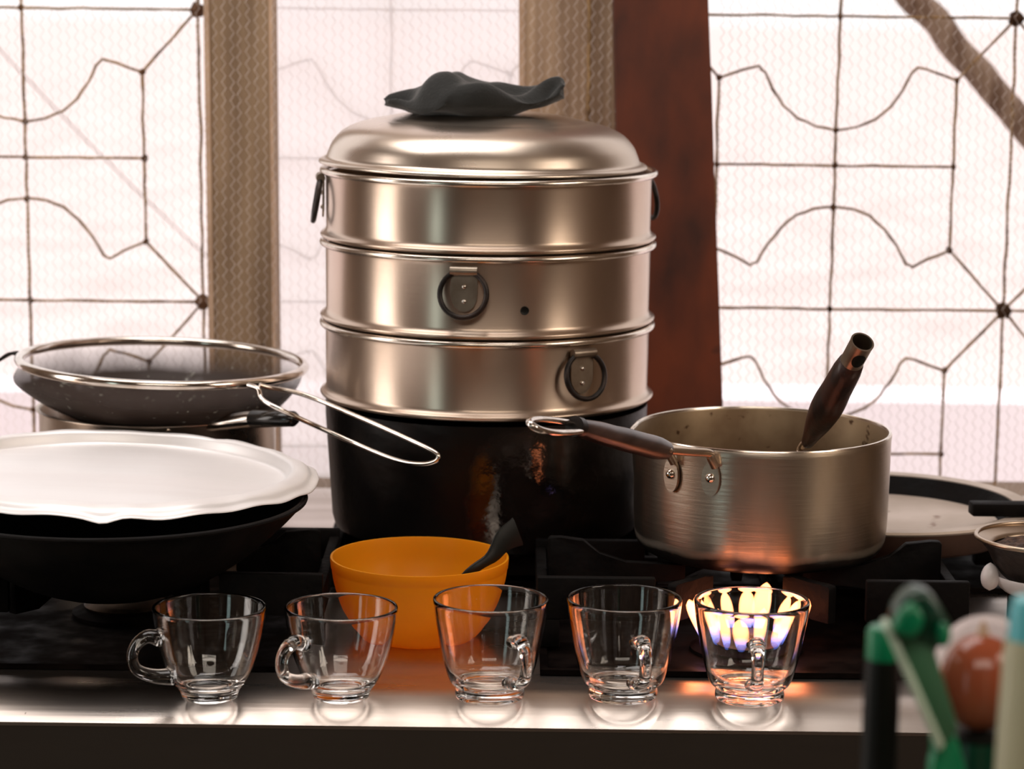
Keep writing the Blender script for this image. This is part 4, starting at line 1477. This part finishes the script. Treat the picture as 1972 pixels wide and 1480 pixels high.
# black bottle with green cap
a = ff(1699, 1290)
s1_ = abs(ff(1735, 1300).x - ff(1664, 1300).x) / 2
bt = thing('tall_bottle', 'tall black bottle with a bright green cap at lower right', 'bottle', (a.x, Y1, TZ))
h = a.z - TZ
obj('bottle_body', lathe(smooth_profile([(0, 0), (s1_ * 0.95, 0.0), (s1_, 0.004), (s1_, h * 0.5), (s1_ * 0.98, h - 0.004), (s1_ * 0.8, h)], 3) + [(0, h)], 32), 'black', bt, sharp=1.0)
h2_ = ff(1699, 1206).z - TZ
obj('bottle_cap', lathe([(0, h + 0.0002), (s1_ * 0.86, h + 0.0002), (s1_ * 0.93, h + 0.002), (s1_ * 0.90, h2_ - 0.002), (s1_ * 0.75, h2_), (0, h2_)], 32), 'green', bt, sharp=0.8)

# folded green plastic tool: rounded head, slanting flat arm, its lit edge painted pale
Y2 = -0.76
g0 = ff(1760, 1180, Y2)
k2 = DEP(g0) / F
tb_ = ff(1850, 1470, Y2)
gt = thing('green_peeler', 'green plastic peeler with pale slanting edge leaning beside the black bottle', 'peeler', (tb_.x, Y2, TZ))


def gl(px, py, Y=Y2):
    q = ff(px, py, Y)
    return Vector((q.x - tb_.x, q.z - TZ))


poly = [gl(1712, 1190), gl(1722, 1160), gl(1745, 1132), (gl(1775, 1128)), gl(1800, 1148), gl(1830, 1200), gl(1822, 1235), gl(1790, 1240), gl(1750, 1225)]
obj('tool_head', prism([tuple(p) for p in poly], 0.020, 'y', bevel=0.0035), 'green_dark', gt, sharp=1.2)
poly = [gl(1704, 1196), gl(1722, 1162), gl(1748, 1140), gl(1772, 1170), gl(1762, 1200), gl(1745, 1215)]
o = obj('head_cover', prism([tuple(p) for p in poly], 0.010, 'y', bevel=0.003), 'green', gt, sharp=1.2, loc=(0, -0.014, 0))
poly = [gl(1795, 1185), gl(1812, 1182), gl(1824, 1205), gl(1812, 1232), gl(1795, 1225)]
obj('side_button', prism([tuple(p) for p in poly], 0.008, 'y', bevel=0.0025), 'green', gt, sharp=1.2, loc=(0, -0.014, 0))
poly = [gl(1716, 1196), gl(1752, 1190), gl(1790, 1225), gl(1842, 1395), gl(1815, 1425), gl(1796, 1420)]
obj('tool_arm', prism([tuple(p) for p in poly], 0.012, 'y', bevel=0.002), 'green_face', gt, sharp=1.2, loc=(0, -0.002, 0))
poly = [gl(1694, 1192), gl(1708, 1186), gl(1812, 1420), gl(1800, 1434)]
obj('pale_edge', prism([tuple(p) for p in poly], 0.014, 'y', bevel=0.0015), 'green_pale', gt, sharp=1.2, loc=(0, -0.006, 0))
hb_ = gl(1800, 1420)
poly = [gl(1792, 1405), gl(1835, 1395), gl(1860, 1480), (gl(1850, 1480).x, 0.0), (gl(1805, 1480).x, 0.0), gl(1803, 1480)]
obj('tool_handle', prism([tuple(p) for p in poly], 0.013, 'y', bevel=0.003), 'green', gt, sharp=1.2, loc=(0, 0.002, 0))

# dark green jar with black lid holding up the reddish ball
Y3 = -0.70
jc = ff(1885, 1405, Y3)
jr = abs(ff(1950, 1400, Y3).x - ff(1822, 1400, Y3).x) / 2
jar = thing('plastic_jar', 'dark green jar with black lid under the glossy reddish ball', 'jar', (jc.x, Y3, TZ))
hj = jc.z - TZ
obj('jar_body', lathe(smooth_profile([(0, 0), (jr * 0.95, 0), (jr, 0.004), (jr, hj * 0.5), (jr, hj - 0.012), (jr * 0.93, hj - 0.007)], 3) + [(0, hj - 0.007)], 40), 'green_dark', jar, sharp=1.0)
obj('jar_lid', lathe([(0, hj - 0.0068), (jr * 0.92, hj - 0.0068), (jr * 0.92, hj - 0.001), (jr * 0.85, hj), (0, hj)], 40), 'black', jar, sharp=0.8)
br_ = abs(ff(1950, 1300, Y3).x - ff(1814, 1300, Y3).x) / 2
bc = Vector((jc.x, Y3, jc.z + br_ * 1.22))
on = thing('red_onion', 'glossy reddish-brown onion resting on the dark green jar', 'onion', (jc.x, Y3, jc.z + 0.0002))
br_ *= 1.15
bm = blob(br_, None, (0, 0, br_ * 1.22), (1, 1, 1.22), 40)
for v in bm.verts:
    a_ = math.atan2(v.co.y, v.co.x)
    f = 1 + 0.012 * math.cos(9 * a_)
    v.co.x *= f; v.co.y *= f
obj('onion_skin', bm, 'onion', on, sharp=2.0)
obj('root_tip', lathe([(0.004, 0), (0.0025, 0.003), (0.0012, 0.007), (0, 0.007)], 10), 'post_edge', on, loc=(0, 0, br_ * 2.44 - 0.001))
# white round lid standing behind the onion
pr_ = br_ * 1.30
pw = lathe([(0, 0), (pr_ * 0.85, 0.0), (pr_ * 0.98, 0.003), (pr_, 0.005), (pr_ * 0.97, 0.005), (pr_ * 0.84, 0.002), (0, 0.002)], 48)
bmesh.ops.rotate(pw, verts=pw.verts, cent=(0, 0, 0), matrix=Matrix.Rotation(PI / 2 - 0.1, 3, 'X'))
q = ff(1897, 1284, Y3 + 0.034)
dsk = thing('white_disc', 'pale white round disc standing upright behind the glossy reddish onion', 'lid', (q.x, Y3 + 0.040, TZ))
o = obj('lid_disc', pw, 'white_shell', dsk, loc=(0, 0, q.z - TZ))
obj('lid_stem', lathe([(0, 0), (0.012, 0), (0.012, 0.003), (0.004, 0.006), (0.004, q.z - TZ - pr_ * 0.98), (0, q.z - TZ - pr_ * 0.98)], 20), 'white', dsk, sharp=0.8)

# pale bottle with a cyan cap at the frame's right edge
Y4 = -0.82
pc_ = ff(1985, 1245, Y4)
r4 = abs(ff(2046, 1400, Y4).x - ff(1926, 1400, Y4).x) / 2
bb = thing('squeeze_bottle', 'pale olive squeeze bottle with cyan cap cut by the right edge', 'bottle', (pc_.x, Y4, TZ))
h4 = pc_.z - TZ
obj('bottle_body', lathe(smooth_profile([(0, 0), (r4 * 0.96, 0), (r4 * 1.08, 0.004), (r4 * 1.05, h4 * 0.6), (r4 * 0.88, h4 - 0.006), (r4 * 0.72, h4)], 3) + [(0, h4)], 36), 'pale_bottle', bb, sharp=1.0)
h5 = ff(1985, 1152, Y4).z - TZ
obj('bottle_cap', lathe([(0, h4 + 0.0002), (r4 * 0.74, h4 + 0.0002), (r4 * 0.74, h5 - 0.006), (r4 * 0.60, h5), (0, h5)], 32), 'cyan', bb, sharp=0.8)
